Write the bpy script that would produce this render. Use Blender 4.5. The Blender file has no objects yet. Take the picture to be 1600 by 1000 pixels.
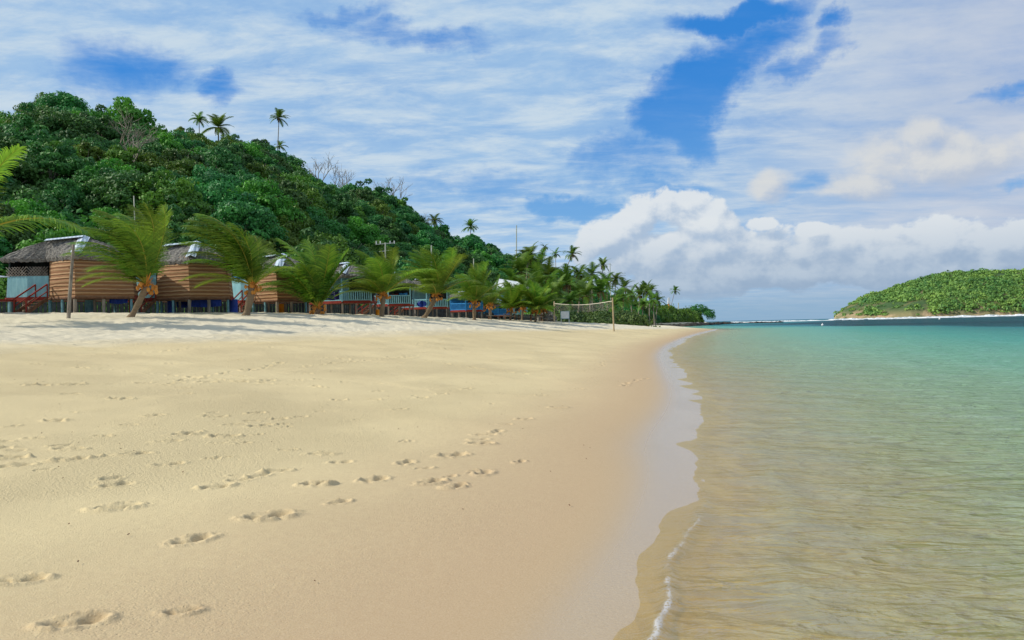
import bpy, math, random
import numpy as np
from mathutils import Vector, Matrix
R = math.radians
scene = bpy.context.scene
col = scene.collection
random.seed(7)
rng = np.random.default_rng(11)

# ------------------------------------------------------------------ camera
F = 1250.0; EYE = 1.6; PITCH = 9.0/1250; ROLL = R(1.3)
fw = np.array([0, math.cos(PITCH), math.sin(PITCH)]); u0 = np.array([0, -math.sin(PITCH), math.cos(PITCH)]); r0v = np.array([1.0, 0, 0])
rt = math.cos(ROLL)*r0v - math.sin(ROLL)*u0; up = math.cos(ROLL)*u0 + math.sin(ROLL)*r0v
cam = bpy.data.objects.new('camera', bpy.data.cameras.new('camera')); col.objects.link(cam)
cam.matrix_world = Matrix(((rt[0], up[0], -fw[0], 0), (rt[1], up[1], -fw[1], 0), (rt[2], up[2], -fw[2], EYE), (0, 0, 0, 1)))
cam.data.sensor_width = 36; cam.data.lens = 36*F/1600; cam.data.clip_start = 0.05; cam.data.clip_end = 30000
scene.camera = cam
def ray(px, py): return fw + rt*(px-800)/F + up*(500-py)/F
def at(px, py, D):
    d = ray(px, py); return np.array([0, 0, EYE]) + d*(D/d[1])
def flat(px, py, z=0.0):
    d = ray(px, py); return np.array([0, 0, EYE]) + d*((z-EYE)/d[2])
def azel(px, py):
    d = ray(px, py); d = d/np.linalg.norm(d); return math.atan2(d[0], d[1]), math.asin(d[2])

# ------------------------------------------------------------------ node helpers
class E:
    nt = None
    def __init__(s, sock): s.s = sock
    def _m(s, op, *a):
        n = E.nt.nodes.new('ShaderNodeMath'); n.operation = op
        for i, v in enumerate((s,)+a):
            if isinstance(v, E): E.nt.links.new(v.s, n.inputs[i])
            else: n.inputs[i].default_value = v
        return E(n.outputs[0])
    def __add__(s, o): return s._m('ADD', o)
    __radd__ = __add__
    def __sub__(s, o): return s._m('SUBTRACT', o)
    def __rsub__(s, o): return (s*-1)+o
    def __mul__(s, o): return s._m('MULTIPLY', o)
    __rmul__ = __mul__
    def __truediv__(s, o): return s._m('DIVIDE', o)
    def pow(s, o): return s._m('POWER', o)
    def max(s, o): return s._m('MAXIMUM', o)
    def min(s, o): return s._m('MINIMUM', o)
    def step(s, a, b, o0=0.0, o1=1.0):
        n = E.nt.nodes.new('ShaderNodeMapRange'); n.interpolation_type = 'SMOOTHSTEP'
        E.nt.links.new(s.s, n.inputs[0]); n.inputs[1].default_value = a; n.inputs[2].default_value = b
        n.inputs[3].default_value = o0; n.inputs[4].default_value = o1
        return E(n.outputs[0])
    def lin(s, a, b, o0=0.0, o1=1.0):
        n = E.nt.nodes.new('ShaderNodeMapRange')
        E.nt.links.new(s.s, n.inputs[0]); n.inputs[1].default_value = a; n.inputs[2].default_value = b
        n.inputs[3].default_value = o0; n.inputs[4].default_value = o1
        return E(n.outputs[0])
def setin(n, key, v):
    if isinstance(v, E): E.nt.links.new(v.s, n.inputs[key])
    elif v is not None:
        if isinstance(v, tuple) and len(v) == 3 and n.inputs[key].type == 'RGBA': v = (*v, 1)
        n.inputs[key].default_value = v
def nd(t, **kw):
    n = E.nt.nodes.new(t)
    for k, v in kw.items(): setattr(n, k, v)
    return n
def xyz(x, y, z):
    n = nd('ShaderNodeCombineXYZ'); setin(n, 0, x); setin(n, 1, y); setin(n, 2, z); return E(n.outputs[0])
def sep(v):
    n = nd('ShaderNodeSeparateXYZ'); setin(n, 0, v); return [E(o) for o in n.outputs]
def mapv(v, scale=(1, 1, 1), loc=(0, 0, 0), rot=(0, 0, 0)):
    n = nd('ShaderNodeMapping'); setin(n, 0, v); n.inputs['Scale'].default_value = scale; n.inputs['Location'].default_value = loc
    n.inputs['Rotation'].default_value = rot; return E(n.outputs[0])
def noise(v, scale, detail=4, rough=.55, dist=0.0):
    n = nd('ShaderNodeTexNoise'); setin(n, 'Vector', v); n.inputs['Scale'].default_value = scale; n.inputs['Detail'].default_value = detail
    n.inputs['Roughness'].default_value = rough; n.inputs['Distortion'].default_value = dist; return E(n.outputs[0])
def voro(v, scale, feat='F1'):
    n = nd('ShaderNodeTexVoronoi', feature=feat); setin(n, 'Vector', v); n.inputs['Scale'].default_value = scale; return E(n.outputs[0])
def mix(f, a, b):
    n = nd('ShaderNodeMix', data_type='RGBA'); setin(n, 0, f)
    for i, v in ((6, a), (7, b)):
        if isinstance(v, E): E.nt.links.new(v.s, n.inputs[i])
        else: n.inputs[i].default_value = (*v, 1)
    return E(n.outputs[2])
def ramp(f, stops):
    n = nd('ShaderNodeValToRGB'); setin(n, 0, f); cr = n.color_ramp
    while len(cr.elements) < len(stops): cr.elements.new(.5)
    for e, (p, c) in zip(cr.elements, stops): e.position = p; e.color = (*c, 1)
    return E(n.outputs[0])
def attr(name): n = nd('ShaderNodeAttribute', attribute_name=name); return E(n.outputs['Fac'])
def geopos(): return E(nd('ShaderNodeNewGeometry').outputs['Position'])
def objco(): return E(nd('ShaderNodeTexCoord').outputs['Object'])
def bump(h, strength=.5, dist=.02):
    n = nd('ShaderNodeBump'); setin(n, 'Height', h); n.inputs['Strength'].default_value = strength; n.inputs['Distance'].default_value = dist; return E(n.outputs[0])
def newmat(name):
    m = bpy.data.materials.new(name); m.use_nodes = True; E.nt = m.node_tree; return m
def pr(color, rough=.8, normal=None, spec=.3, metal=0.0):
    p = E.nt.nodes['Principled BSDF']; setin(p, 'Base Color', color); setin(p, 'Roughness', rough); setin(p, 'Metallic', metal)
    setin(p, 'Specular IOR Level', spec)
    if normal: setin(p, 'Normal', normal)
    return p

# ------------------------------------------------------------------ sun, sky with clouds
SUN_AZ = R(-96); SUN_EL = R(36)
sd = Vector((math.sin(SUN_AZ)*math.cos(SUN_EL), math.cos(SUN_AZ)*math.cos(SUN_EL), math.sin(SUN_EL)))
sl = bpy.data.lights.new('sun', 'SUN'); sl.energy = 4.4; sl.angle = R(.6); sl.color = (1, .93, .8)
so = bpy.data.objects.new('sun', sl); col.objects.link(so); so.rotation_euler = (-sd).to_track_quat('-Z', 'Y').to_euler()
w = bpy.data.worlds.new('World'); scene.world = w; w.use_nodes = True; E.nt = w.node_tree
sky = nd('ShaderNodeTexSky', sky_type='NISHITA'); sky.sun_disc = False; sky.sun_elevation = SUN_EL; sky.sun_rotation = SUN_AZ
sky.air_density = 1.0; sky.dust_density = .3; sky.ozone_density = 2.5
bg = w.node_tree.nodes['Background']; bg.inputs[1].default_value = .1
dirv = E(nd('ShaderNodeTexCoord').outputs['Generated'])
dx, dy, dz = sep(dirv)
az = dx._m('ARCTAN2', dy); el = dz._m('ARCSINE')
zz = dz.max(0.0) + .09
plane = xyz(dx/zz, dy/zz, 0.0)                      # a flat cloud deck overhead
hs = nd('ShaderNodeHueSaturation'); setin(hs, 'Color', E(sky.outputs[0])); hs.inputs['Saturation'].default_value = 1.45; hs.inputs['Value'].default_value = .95
blue = mix(el.step(.02, .32), mix(el.step(.0, .12), (2.6, 4.5, 6.4), (2.2, 4.6, 7.6)), mix(.75, E(hs.outputs[0]), (.45, 2.6, 7.6)))
wq = noise(mapv(xyz(az, el, .0), (1, 1.6, 1)), 5, 8, .62, .3); wq2 = noise(xyz(az, el, 4.0), 6, 8, .6)
def ell(px, py, rx, ry, rot=0.0):
    a, e = azel(px, py); k = 1/F/ math.hypot(1, (px-800)/F)
    u = az-a+(wq-.5)*.22; v = el-e+(wq2-.5)*.15
    if rot:
        c, s_ = math.cos(rot), math.sin(rot); u, v = u*c+v*s_, v*c-u*s_
    u = u/(rx*k); v = v/(ry*k)
    return 1.0-(u*u+v*v)
# high thin veil, broken by blue gaps
n1 = noise(mapv(plane, (1, 1.5, 1), rot=(0, 0, .5)), .75, 9, .6, .15)
n2 = noise(mapv(plane, (1, 1.7, 1), (3, 1, 0), rot=(0, 0, .6)), 2.3, 10, .66, .25)
gaps = None
for g in ((1120, 120, 180, 56, .55, .92), (1040, 190, 80, 56, 0, .9), (905, 330, 70, 28, 0), (1165, 20, 150, 28, 0), (1310, 45, 40, 20, 0, .7),
          (180, 100, 120, 55, 0, .62), (330, 142, 42, 26, 0, .6), (650, 55, 140, 28, -.1, .6), (1590, 158, 110, 22, .0, .7), (1270, 90, 70, 26, .3, .6),
          (1600, 285, 60, 20, 0, .6), (1010, 290, 70, 22, 0, .6), (560, 15, 100, 18, 0, .4), (960, 250, 90, 45, 0, .5), (740, 300, 160, 40, 0, .45), (1240, 310, 90, 26, 0, .4)):
    e = ell(*g[:5]).max(0.0)*(g[5] if len(g) > 5 else 1.0); gaps = e if gaps is None else gaps.max(e)
veil = (n1*1.0+n2*1.0-.22-gaps*1.15-ell(1070, 170, 230, 180).max(0.0)*.22+(noise(mapv(xyz(az, el, 2.0), (1, 1.8, 1), rot=(0, 0, .5)), 16, 8, .65, .4)-.5)*.75-ell(880, 300, 160, 90).max(0.0)*.22).step(-.26, .90)
veil = (veil*.95 + n2.step(.4, .75)*.08).min(1.0)
veilcol = mix(n2.step(.38, .66), (3.5, 5.4, 7.8), (5.7, 6.9, 8.0))
veilcol = mix(az.step(.1, .6), veilcol, mix(n1.step(.35, .65), (4.1, 5.1, 6.9), (5.9, 6.4, 7.3)))
c0 = mix(veil, blue, veilcol)
# cumulus banks low over the sea
cum = ((1045, 332, 46, 34), (1105, 346, 62, 36), (955, 372, 62, 30), (915, 395, 40, 30), (1040, 395, 170, 56), (1160, 395, 130, 50), (1188, 352, 30, 14),
       (1300, 385, 100, 34), (1235, 396, 40, 20), (1268, 362, 34, 16), (1400, 385, 150, 44), (1545, 385, 130, 52), (1600, 360, 45, 24), (1350, 425, 260, 28), (1100, 440, 200, 22), (1640, 400, 120, 60), (1075, 318, 40, 24), (1000, 345, 50, 34), (1140, 425, 240, 40), (1450, 420, 240, 36))
wisp = ((1395, 240, 66, 50), (1480, 250, 100, 42), (1350, 292, 60, 24), (1590, 228, 80, 30), (1205, 288, 34, 26), (1430, 215, 60, 30))
def dens(daz, delv, lst):
    a2 = az+daz; e2 = el+delv
    G = None
    for (px, py, rx, ry) in lst:
        a, e = azel(px, py); k = 1/F/math.hypot(1, (px-800)/F)
        u = (a2-a)/(rx*k); v = (e2-e)/(ry*k); q = 1.0-(u*u+v*v); G = q if G is None else G.max(q)
    v3 = xyz(a2, e2*1.25, .3)
    nn = noise(v3, 17, 9, .58, .15); bb = voro(v3, 34, 'SMOOTH_F1')
    return G.max(-1.5)*.55 + (nn-.5)*2.1 - (bb-.4)*.35
d0 = dens(0.0, 0.0, cum); d1 = dens(-.010, .014, cum)
lt = (d0-d1)*1.15+.56
top = el.step(.035, .125)
cc = mix(lt.step(.15, .95), mix(top, (3.1, 4.2, 5.7), (4.2, 5.3, 6.8)), mix(top, (4.4, 5.4, 6.6), (7.5, 7.9, 8.2)))
m0 = d0.step(-.02, .2)*el.step(.004, .045)
c1 = mix(m0*.93, mix(el.step(.11, .0)*.0, c0, c0), cc)
e0 = dens(.0, .0, wisp); e1 = dens(-.012, .014, wisp)
c2 = mix(e0.step(-.25, .55)*.8, c0, mix(((e0-e1)*.9+.5).step(.1, .9), (4.6, 5.3, 6.5), (7.2, 7.2, 7.0)))
c2 = mix(el.step(.065, .0)*.9, c2, (2.6, 4.2, 5.9))
c3 = mix(m0*.93, c2, cc)
below = mix(el.step(-.03, .0), (3.0, 3.8, 4.2), c3)
E.nt.links.new(below.s, bg.inputs[0])
w.cycles.sampling_method = 'MANUAL'; w.cycles.sample_map_resolution = 512
scene.view_settings.view_transform = 'Standard'; scene.view_settings.look = 'None'; scene.view_settings.gamma = 1; scene.view_settings.exposure = 0.0

# ------------------------------------------------------------------ mesh helpers
def link(o, parent=None):
    col.objects.link(o)
    if parent is not None: o.parent = parent
    return o
def np_mesh(name, verts, faces, mat=None, attrs=None, smooth=False):
    me = bpy.data.meshes.new(name); verts = np.asarray(verts, np.float32); faces = np.asarray(faces, np.int32)
    k = faces.shape[1]; n = len(faces)
    me.vertices.add(len(verts)); me.vertices.foreach_set('co', verts.ravel())
    me.loops.add(n*k); me.loops.foreach_set('vertex_index', faces.ravel())
    me.polygons.add(n); me.polygons.foreach_set('loop_start', np.arange(0, n*k, k, dtype=np.int32))
    try: me.polygons.foreach_set('loop_total', np.full(n, k, np.int32))
    except Exception: pass
    me.polygons.foreach_set('use_smooth', np.full(n, smooth, bool))
    for a, v in (attrs or {}).items():
        at_ = me.attributes.new(a, 'FLOAT', 'POINT'); at_.data.foreach_set('value', np.asarray(v, np.float32))
    me.update(calc_edges=True); me.validate()
    if mat: me.materials.append(mat)
    return me
class MB:
    def __init__(s): s.v = []; s.f = []
    def box(s, c, size, M=None, rz=0, taper=1.0):
        hx, hy, hz = [q/2 for q in size]; b = len(s.v); cr, sr = math.cos(rz), math.sin(rz)
        for z in (-1, 1):
            k = taper if z > 0 else 1
            for x, y in ((-1, -1), (1, -1), (1, 1), (-1, 1)):
                X, Y = x*hx*k, y*hy*k
                p = Vector((c[0]+X*cr-Y*sr, c[1]+X*sr+Y*cr, c[2]+z*hz)); s.v.append(M @ p if M else p)
        for q in ((0, 3, 2, 1), (4, 5, 6, 7), (0, 1, 5, 4), (1, 2, 6, 5), (2, 3, 7, 6), (3, 0, 4, 7)): s.f.append([b+i for i in q])
        return s
    def beam(s, a, b, wd, ht=None):                 # rectangular bar between two points
        a, b = Vector(a), Vector(b); d = (b-a).normalized(); ht = ht or wd
        x = d.cross(Vector((0, 0, 1)));
        if x.length < 1e-3: x = Vector((1, 0, 0))
        x.normalize(); y = x.cross(d).normalized(); n = len(s.v)
        for p in (a, b):
            for i, j in ((-1, -1), (1, -1), (1, 1), (-1, 1)): s.v.append(p+x*i*wd/2+y*j*ht/2)
        for q in ((0, 3, 2, 1), (4, 5, 6, 7), (0, 1, 5, 4), (1, 2, 6, 5), (2, 3, 7, 6), (3, 0, 4, 7)): s.f.append([n+i for i in q])
        return s
    def tube(s, pts, rad, k=8, cap=True):
        pts = [Vector(p) for p in pts]; n0 = len(s.v)
        for i, p in enumerate(pts):
            d = (pts[min(i+1, len(pts)-1)]-pts[max(i-1, 0)]).normalized(); x = d.cross(Vector((0, 1, 0.01)))
            if x.length < .05: x = d.cross(Vector((1, 0, 0)))
            x.normalize(); y = d.cross(x); r = rad[i] if hasattr(rad, '__len__') else rad
            for j in range(k): a = 2*math.pi*j/k; s.v.append(p+(x*math.cos(a)+y*math.sin(a))*r)
        for i in range(len(pts)-1):
            for j in range(k): s.f.append([n0+i*k+j, n0+i*k+(j+1) % k, n0+(i+1)*k+(j+1) % k, n0+(i+1)*k+j])
        if cap: s.f.append([n0+(len(pts)-1)*k+j for j in range(k)]); s.f.append([n0+k-1-j for j in range(k)])
        return s
    def poly(s, pts):
        n = len(s.v); s.v += [Vector(p) for p in pts]; s.f.append(list(range(n, n+len(pts)))); return s
    def slab(s, pts, th):                            # prism of a polygon pushed along its normal
        pts = [Vector(p) for p in pts]; nrm = (pts[1]-pts[0]).cross(pts[2]-pts[0]).normalized()*th; n = len(s.v); k = len(pts)
        s.v += pts+[p-nrm for p in pts]; s.f.append(list(range(n, n+k))); s.f.append([n+k+k-1-i for i in range(k)])
        for i in range(k): s.f.append([n+i, n+k+i, n+k+(i+1) % k, n+(i+1) % k])
        return s
    def blob(s, c, r, sub=6, rough=.2, seed=0):
        rr = random.Random(seed); n = len(s.v); k = sub*2
        for i in range(sub+1):
            t = math.pi*i/sub
            for j in range(k):
                a = 2*math.pi*j/k; q = 1+rr.uniform(-rough, rough)
                s.v.append(Vector((c[0]+r[0]*q*math.sin(t)*math.cos(a), c[1]+r[1]*q*math.sin(t)*math.sin(a), c[2]+r[2]*q*math.cos(t))))
        for i in range(sub):
            for j in range(k): s.f.append([n+i*k+j, n+(i+1)*k+j, n+(i+1)*k+(j+1) % k, n+i*k+(j+1) % k])
        return s
    def build(s, name, mat, parent=None, smooth=False):
        me = bpy.data.meshes.new(name); me.from_pydata([tuple(v) for v in s.v], [], s.f); me.materials.append(mat)
        if smooth: me.polygons.foreach_set('use_smooth', [True]*len(me.polygons))
        me.update(); return link(bpy.data.objects.new(name, me), parent)
def tag(o, label=None, cat=None, group=None, kind=None):
    if label: o['label'] = label
    if cat: o['category'] = cat
    if group: o['group'] = group
    if kind: o['kind'] = kind
    return o
def empty(name, loc, rz=0, sc=1.0):
    o = bpy.data.objects.new(name, None); o.location = loc; o.rotation_euler = (0, 0, rz); o.scale = (sc,)*3; o.empty_display_size = .3
    return link(o)
def vnoise(x, y, s, seed=0, oct=1):
    out = 0; amp = 1; tot = 0
    for o in range(oct):
        X = np.asarray(x)/s; Y = np.asarray(y)/s; i = np.floor(X).astype(np.int64); j = np.floor(Y).astype(np.int64); fx = X-i; fy = Y-j
        fx = fx*fx*(3-2*fx); fy = fy*fy*(3-2*fy)
        def h(a, b):
            n = (a*374761393+b*668265263+(seed+o)*2147483647) & 0xffffffff; n = ((n ^ (n >> 13))*1274126177) & 0xffffffff
            return ((n ^ (n >> 16)) & 0xffff)/65535.0
        v = (h(i, j)*(1-fx)+h(i+1, j)*fx)*(1-fy)+(h(i, j+1)*(1-fx)+h(i+1, j+1)*fx)*fy
        out = out+amp*(v*2-1); tot += amp; amp *= .5; s = s/2
    return out/tot

# ------------------------------------------------------------------ terrain functions
shore = [(-9, -200), (-4.5, -30), (-1.2, -4), (-.15, 1.5)]
for p in ((985, 998), (1040, 900), (1088, 800), (1098, 740), (1080, 690), (1098, 640), (1092, 610), (1062, 575), (1046, 552), (1062, 536), (1088, 524), (1122, 515)):
    q = flat(*p); shore.append((q[0], q[1]))
tip = shore[-1]
shore += [(tip[0]+3, tip[1]+9), (tip[0]-2, tip[1]+20), (34, 205), (40, 240), (56, 280), (80, 335), (104, 400), (118, 452), (104, 500), (20, 600), (-200, 800), (-1500, 1500)]
crestpx = [(-250, 42, 488), (0, 46, 488.5), (200, 47, 488.5), (400, 54, 487.5), (540, 64, 489.5), (640, 77, 494), (740, 92, 497), (870, 100, 502), (960, 105, 506), (1040, 122, 512)]
crest = [(-60, -200, 3.0), (-45, -10, 3.0)]+[tuple(at(p, y, D)) for p, D, y in crestpx]
crest += [(30, 150, 1.0), (22, 200, 1.6), (32, 245, 1.7), (48, 285, 1.7), (72, 340, 1.6), (96, 400, 1.6), (106, 448, 1.2), (92, 490, 1.2), (10, 590, 1.5), (-220, 780, 1.5), (-1500, 1480, 1.5)]
def dense(pl, st):
    out = []
    for a, b in zip(pl[:-1], pl[1:]):
        a = np.array(a, float); b = np.array(b, float); n = max(1, int(np.linalg.norm((b-a)[:2])/st))
        n = min(n, 60)
        for i in range(n): out.append(a+(b-a)*i/n)
    out.append(np.array(pl[-1], float)); return np.array(out)
def inside(P, poly):
    x, y = P[:, 0], P[:, 1]; c = np.zeros(len(P), bool); n = len(poly)
    for i in range(n):
        x1, y1 = poly[i][:2]; x2, y2 = poly[(i+1) % n][:2]
        if y1 == y2: continue
        c ^= ((y1 > y) != (y2 > y)) & (x < (x2-x1)*(y-y1)/(y2-y1)+x1)
    return c
def segdist(P, pl):
    best = np.full(len(P), 1e9); bt = np.zeros(len(P))
    for i, (a, b) in enumerate(zip(pl[:-1], pl[1:])):
        ax, ay = a[:2]; ex, ey = b[0]-ax, b[1]-ay; L2 = ex*ex+ey*ey+1e-12
        t = np.clip(((P[:, 0]-ax)*ex+(P[:, 1]-ay)*ey)/L2, 0, 1); d = np.hypot(P[:, 0]-ax-t*ex, P[:, 1]-ay-t*ey)
        m = d < best; best[m] = d[m]; bt[m] = i+t[m]
    return best, bt
# smooth the shore a little (Chaikin)
def chaikin(pl, n):
    for _ in range(n):
        o = [pl[0]]
        for a, b in zip(pl[:-1], pl[1:]):
            a = np.array(a, float); b = np.array(b, float); o += [tuple(a*.75+b*.25), tuple(a*.25+b*.75)]
        o.append(pl[-1]); pl = o
    return pl
shore_s = chaikin(shore, 2); crest_s = chaikin(crest, 2)
landpoly = shore_s+[(-3000, 1500), (-3000, -200)]; crestpoly = crest_s+[(-3000, 1480), (-3000, -200)]
cz = np.array([c[2] for c in crest_s])
def base_raw(P):
    ds, _ = segdist(P, shore_s); land = inside(P, landpoly); behind = inside(P, crestpoly) & land
    dc, tc = segdist(P, crest_s); zc = np.interp(tc, np.arange(len(cz)), cz)
    u = ds/(ds+dc+1e-6); zl = zc*(.55*u+.45*u*u*(3-2*u)); zl = zl*(1-.35*np.exp(-ds/1.6))
    zl = np.where(behind, zc, zl)
    dd = ds*.045*(1+ds/300.)+.05*(1-np.exp(-ds/.6)); deep = np.clip((P[:, 0]-68)/12, 0, 1)*np.clip((P[:, 1]+40)/60, 0, 1)
    zs = -(np.minimum(dd, 2.6)+deep*2.5)
    return np.where(land, zl, zs), np.where(land, ds, -ds)
# two sampled grids: fine near, coarse far
class Grid:
    def __init__(s, x0, x1, y0, y1, st):
        s.x0, s.y0, s.st = x0, y0, st; s.nx = int((x1-x0)/st)+1; s.ny = int((y1-y0)/st)+1
        X, Y = np.meshgrid(x0+np.arange(s.nx)*st, y0+np.arange(s.ny)*st); P = np.stack([X.ravel(), Y.ravel()], 1)
        a, b = base_raw(P); s.a = a.reshape(s.ny, s.nx); s.b = b.reshape(s.ny, s.nx); s.box = (x0, x1, y0, y1)
    def __call__(s, x, y):
        fx = np.clip((x-s.x0)/s.st, 0, s.nx-1.001); fy = np.clip((y-s.y0)/s.st, 0, s.ny-1.001); i = fx.astype(int); j = fy.astype(int); fx = fx-i; fy = fy-j
        def g(A): return (A[j, i]*(1-fx)+A[j, i+1]*fx)*(1-fy)+(A[j+1, i]*(1-fx)+A[j+1, i+1]*fx)*fy
        return g(s.a), g(s.b)
G1 = Grid(-14, 34, -6, 44, .125); G2 = Grid(-90, 130, -30, 190, .5); G3 = Grid(-900, 1100, -300, 1000, 5)
def base(x, y):
    x = np.asarray(x, float); y = np.asarray(y, float)
    z, d = G3(x, y)
    for g in (G2, G1):
        m = (x > g.box[0]) & (x < g.box[1]-.6) & (y > g.box[2]) & (y < g.box[3]-.6)
        if m.any(): a, b = g(x[m], y[m]); z[m] = a; d[m] = b
    return z, d
def gz(x, y): return float(base(np.array([x]), np.array([y]))[0][0])

# ------------------------------------------------------------------ polar sheets
def polar(r0, r1, step, fine, nf, a0=-39, a1=39, coarse=3.0):
    A = np.concatenate([np.linspace(a0, a1, nf), np.arange(a1+coarse, 360+a0, coarse)]); A = np.radians(A)
    n1 = int(math.log(fine/r0)/step); n2 = int(math.log(r1/fine)/(step*4))
    rr = np.concatenate([r0*np.exp(np.arange(n1)*step), fine*np.exp(np.linspace(0, math.log(r1/fine), n2))])
    AA, RR = np.meshgrid(A, rr); X = (RR*np.sin(AA)).ravel(); Y = (RR*np.cos(AA)).ravel(); nr, na = len(rr), len(A)
    I = np.arange(nr*na).reshape(nr, na); J = np.roll(I, -1, axis=1)
    q = np.stack([I[:-1], J[:-1], J[1:], I[1:]], -1).reshape(-1, 4)
    return X, Y, q[:, ::-1], RR.ravel()
# --- sand
X, Y, q, RR = polar(1.3, 900, .0030, 42, 940, -37, 33)
Z, DS = base(X, Y)
dry = np.clip((Z/np.maximum(1e-3, np.interp(Y, [0, 50, 80, 110, 140], [3.0, 2.9, 2.3, 1.5, 1.0]))-.40)/.13, 0, 1)*(DS > 0)
dry = np.clip(dry+vnoise(X, Y, 2.0, 3, 3)*.35*(dry > 0)*(dry < 1), 0, 1)
near = np.clip(1-RR/70, 0, 1)
Z += vnoise(X, Y, 3.5, 5, 3)*.03*np.clip(DS/4, 0, 1)
Z += vnoise(X, Y, .8, 8, 2)*.007*np.clip(DS/2.5-.3, 0, 1)
Z += dry*(vnoise(X, Y, .5, 21, 3)*.06-np.abs(vnoise(X, Y, .7, 22, 2))*.07)*np.clip(RR/8, 0, 1)*(RR < 130)
Z -= .05*np.clip(-DS/3, 0, 1)*np.abs(vnoise(X*1.0, Y*2.2, .7, 31, 2))
prints = []
for px, py, s in ((420, 808, 1.15), (586, 750, 1.0), (707, 712, 1.0), (757, 680, 1.0), (752, 694, .9), (662, 732, .6), (820, 656, .9), (873, 637, .9), (530, 786, .6),
                  (712, 760, .8), (812, 722, .6), (300, 843, .9), (533, 723, .7), (435, 735, .8), (332, 715, .6), (212, 708, 1), (265, 724, .8), (108, 700, 1), (108, 717, 1.1),
                  (14, 715, 1), (24, 728, 1), (-8, 700, 1), (86, 655, .8), (201, 662, .8), (240, 648, .8), (290, 676, 1.1), (263, 687, 1.1), (352, 680, 1), (342, 690, .6), (362, 662, .8),
                  (408, 664, 1), (400, 645, .9), (437, 654, .8), (470, 651, .7), (530, 626, .9), (583, 625, .9), (500, 643, .6), (182, 757, .8), (185, 792, 1.0), (30, 905, .9), (118, 972, .8), (285, 955, .6),
                  (82, 600, .9), (140, 595, .8), (192, 590, .8), (268, 590, .9), (305, 579, .8), (370, 582, .9), (375, 592, .8), (45, 620, .8), (110, 623, .9), (190, 625, 1), (330, 601, .9), (255, 607, .8),
                  (10, 603, .8), (590, 612, .9), (625, 640, .7), (660, 622, .8), (690, 616, .8), (730, 608, .8), (590, 600, .8), (540, 598, .7), (480, 585, .8), (790, 664, .7), (905, 607, .8), (845, 618, .7), (925, 590, .8), (450, 702, .6), (640, 690, .5), (160, 680, .6), (560, 655, .5)):
    g = flat(px, py, 0)
    for _ in range(8): g = flat(px, py, gz(g[0], g[1]))
    prints.append((g[0], g[1], random.uniform(.35, .95), s*(1 if random.random() < .5 else -1)))
for _ in range(34):                                  # longer tracks farther off along the beach
    x = random.uniform(-18, 4); y = random.uniform(14, 44); a = random.uniform(.4, 1.5) if random.random() < .7 else random.uniform(2, 3.1); n = random.randint(5, 14)
    for k in range(n):
        prints.append((x, y, a+random.uniform(-.15, .15), random.uniform(.7, 1.1)*(1 if k % 2 else -1))); a += random.uniform(-.05, .05)
        x += math.cos(a)*.62+random.uniform(-.05, .05); y += math.sin(a)*.62+random.uniform(-.05, .05)
        x, y = x+(.1 if k % 2 else -.1)*math.sin(a), y
for _ in range(60):
    px, py = random.uniform(-30, 900), random.uniform(560, 760)
    if px > 1180-py*.55: continue
    g_ = flat(px, py, .4); 
    for _k in range(6): g_ = flat(px, py, gz(g_[0], g_[1]))
    prints.append((g_[0], g_[1], random.uniform(.1, 1.4), random.choice((-1, 1))*random.uniform(.45, .95)))
fn = vnoise(X, Y, .07, 41, 3)
d_all = base(np.array([p[0] for p in prints]), np.array([p[1] for p in prints]))[1]
for (x, y, a, s), dd in zip(prints, d_all):
    if dd < .9: continue
    sh_ = rng.uniform(.65, 1.15); s = s*rng.uniform(.85, 1.08)
    m = np.nonzero((np.abs(X-x) < .5) & (np.abs(Y-y) < .5))[0]
    if not len(m): continue
    sc = abs(s); lx = (X[m]-x)/sc; ly = (Y[m]-y)/sc; dpt = sh_; c, sn = math.cos(a), math.sin(a); u = lx*c+ly*sn; v = (-lx*sn+ly*c)*(1 if s > 0 else -1)
    ball = np.exp(-(((u-.085)/.075)**2+((v-.012)/.052)**2)**2.4); heel = np.exp(-(((u+.10)/.055)**2+(v/.042)**2)**2.4); arch = np.exp(-((u/.09)**2+((v+.012)/.03)**2)**1.5)*.6
    dep = np.maximum(np.maximum(ball, heel*1.05), arch); r = np.sqrt((u/.2)**2+(v/.11)**2)
    rim = np.exp(-((r-1.05)/.22)**2)
    Z[m] += sc*dpt*(-.050*dep*(1+fn[m]*.5)+.018*rim*(1+fn[m]*1.6)+.012*fn[m]*np.exp(-(r/1.3)**4))
wet = 1-np.clip((DS-.15)/np.interp(Y, [0, 6, 10, 30, 60], [.9, 1.2, 2.0, 2.0, 2.2]), 0, 1)
damp = 1-np.clip((DS-.8)/np.interp(Y, [0, 6, 20, 60], [4.6, 4.4, 4.2, 4.2]), 0, 1)
ms = newmat('sand'); P = geopos()
big = noise(P, .35, 4, .5); grain = noise(P, 90, 3, .7); g2 = noise(P, 14, 4, .6)
specks = voro(P, 26).step(.10, .22)
c = mix(big.step(.35, .65), (.63, .495, .255), (.71, .565, .295))
c = mix(attr('dry'), c, (.71, .63, .455))
c = mix((attr('damp')+(g2-.5)*.35).step(.1, 1.0), c, (.45, .30, .155))
c = mix(attr('wet').step(.2, 1.0), c, (.42, .285, .14))
c = mix(sep(P)[2].step(.012, -.05), c, mix(noise(mapv(P, (1, .6, 1)), 3, 5, .65).step(.35, .65), (.40, .24, .075), (.62, .44, .18)))
c = mix((grain-.5)*1.0+.5, mix(.22, c, (.12, .08, .04)), mix(.22, c, (.95, .88, .72)))
c = mix(noise(P, 210, 1, .5).step(.62, .72)*.35, c, (.20, .13, .07))
smoothz = noise(mapv(P, (.6, .5, 1)), .55, 3, .5).step(.42, .58)
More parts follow.
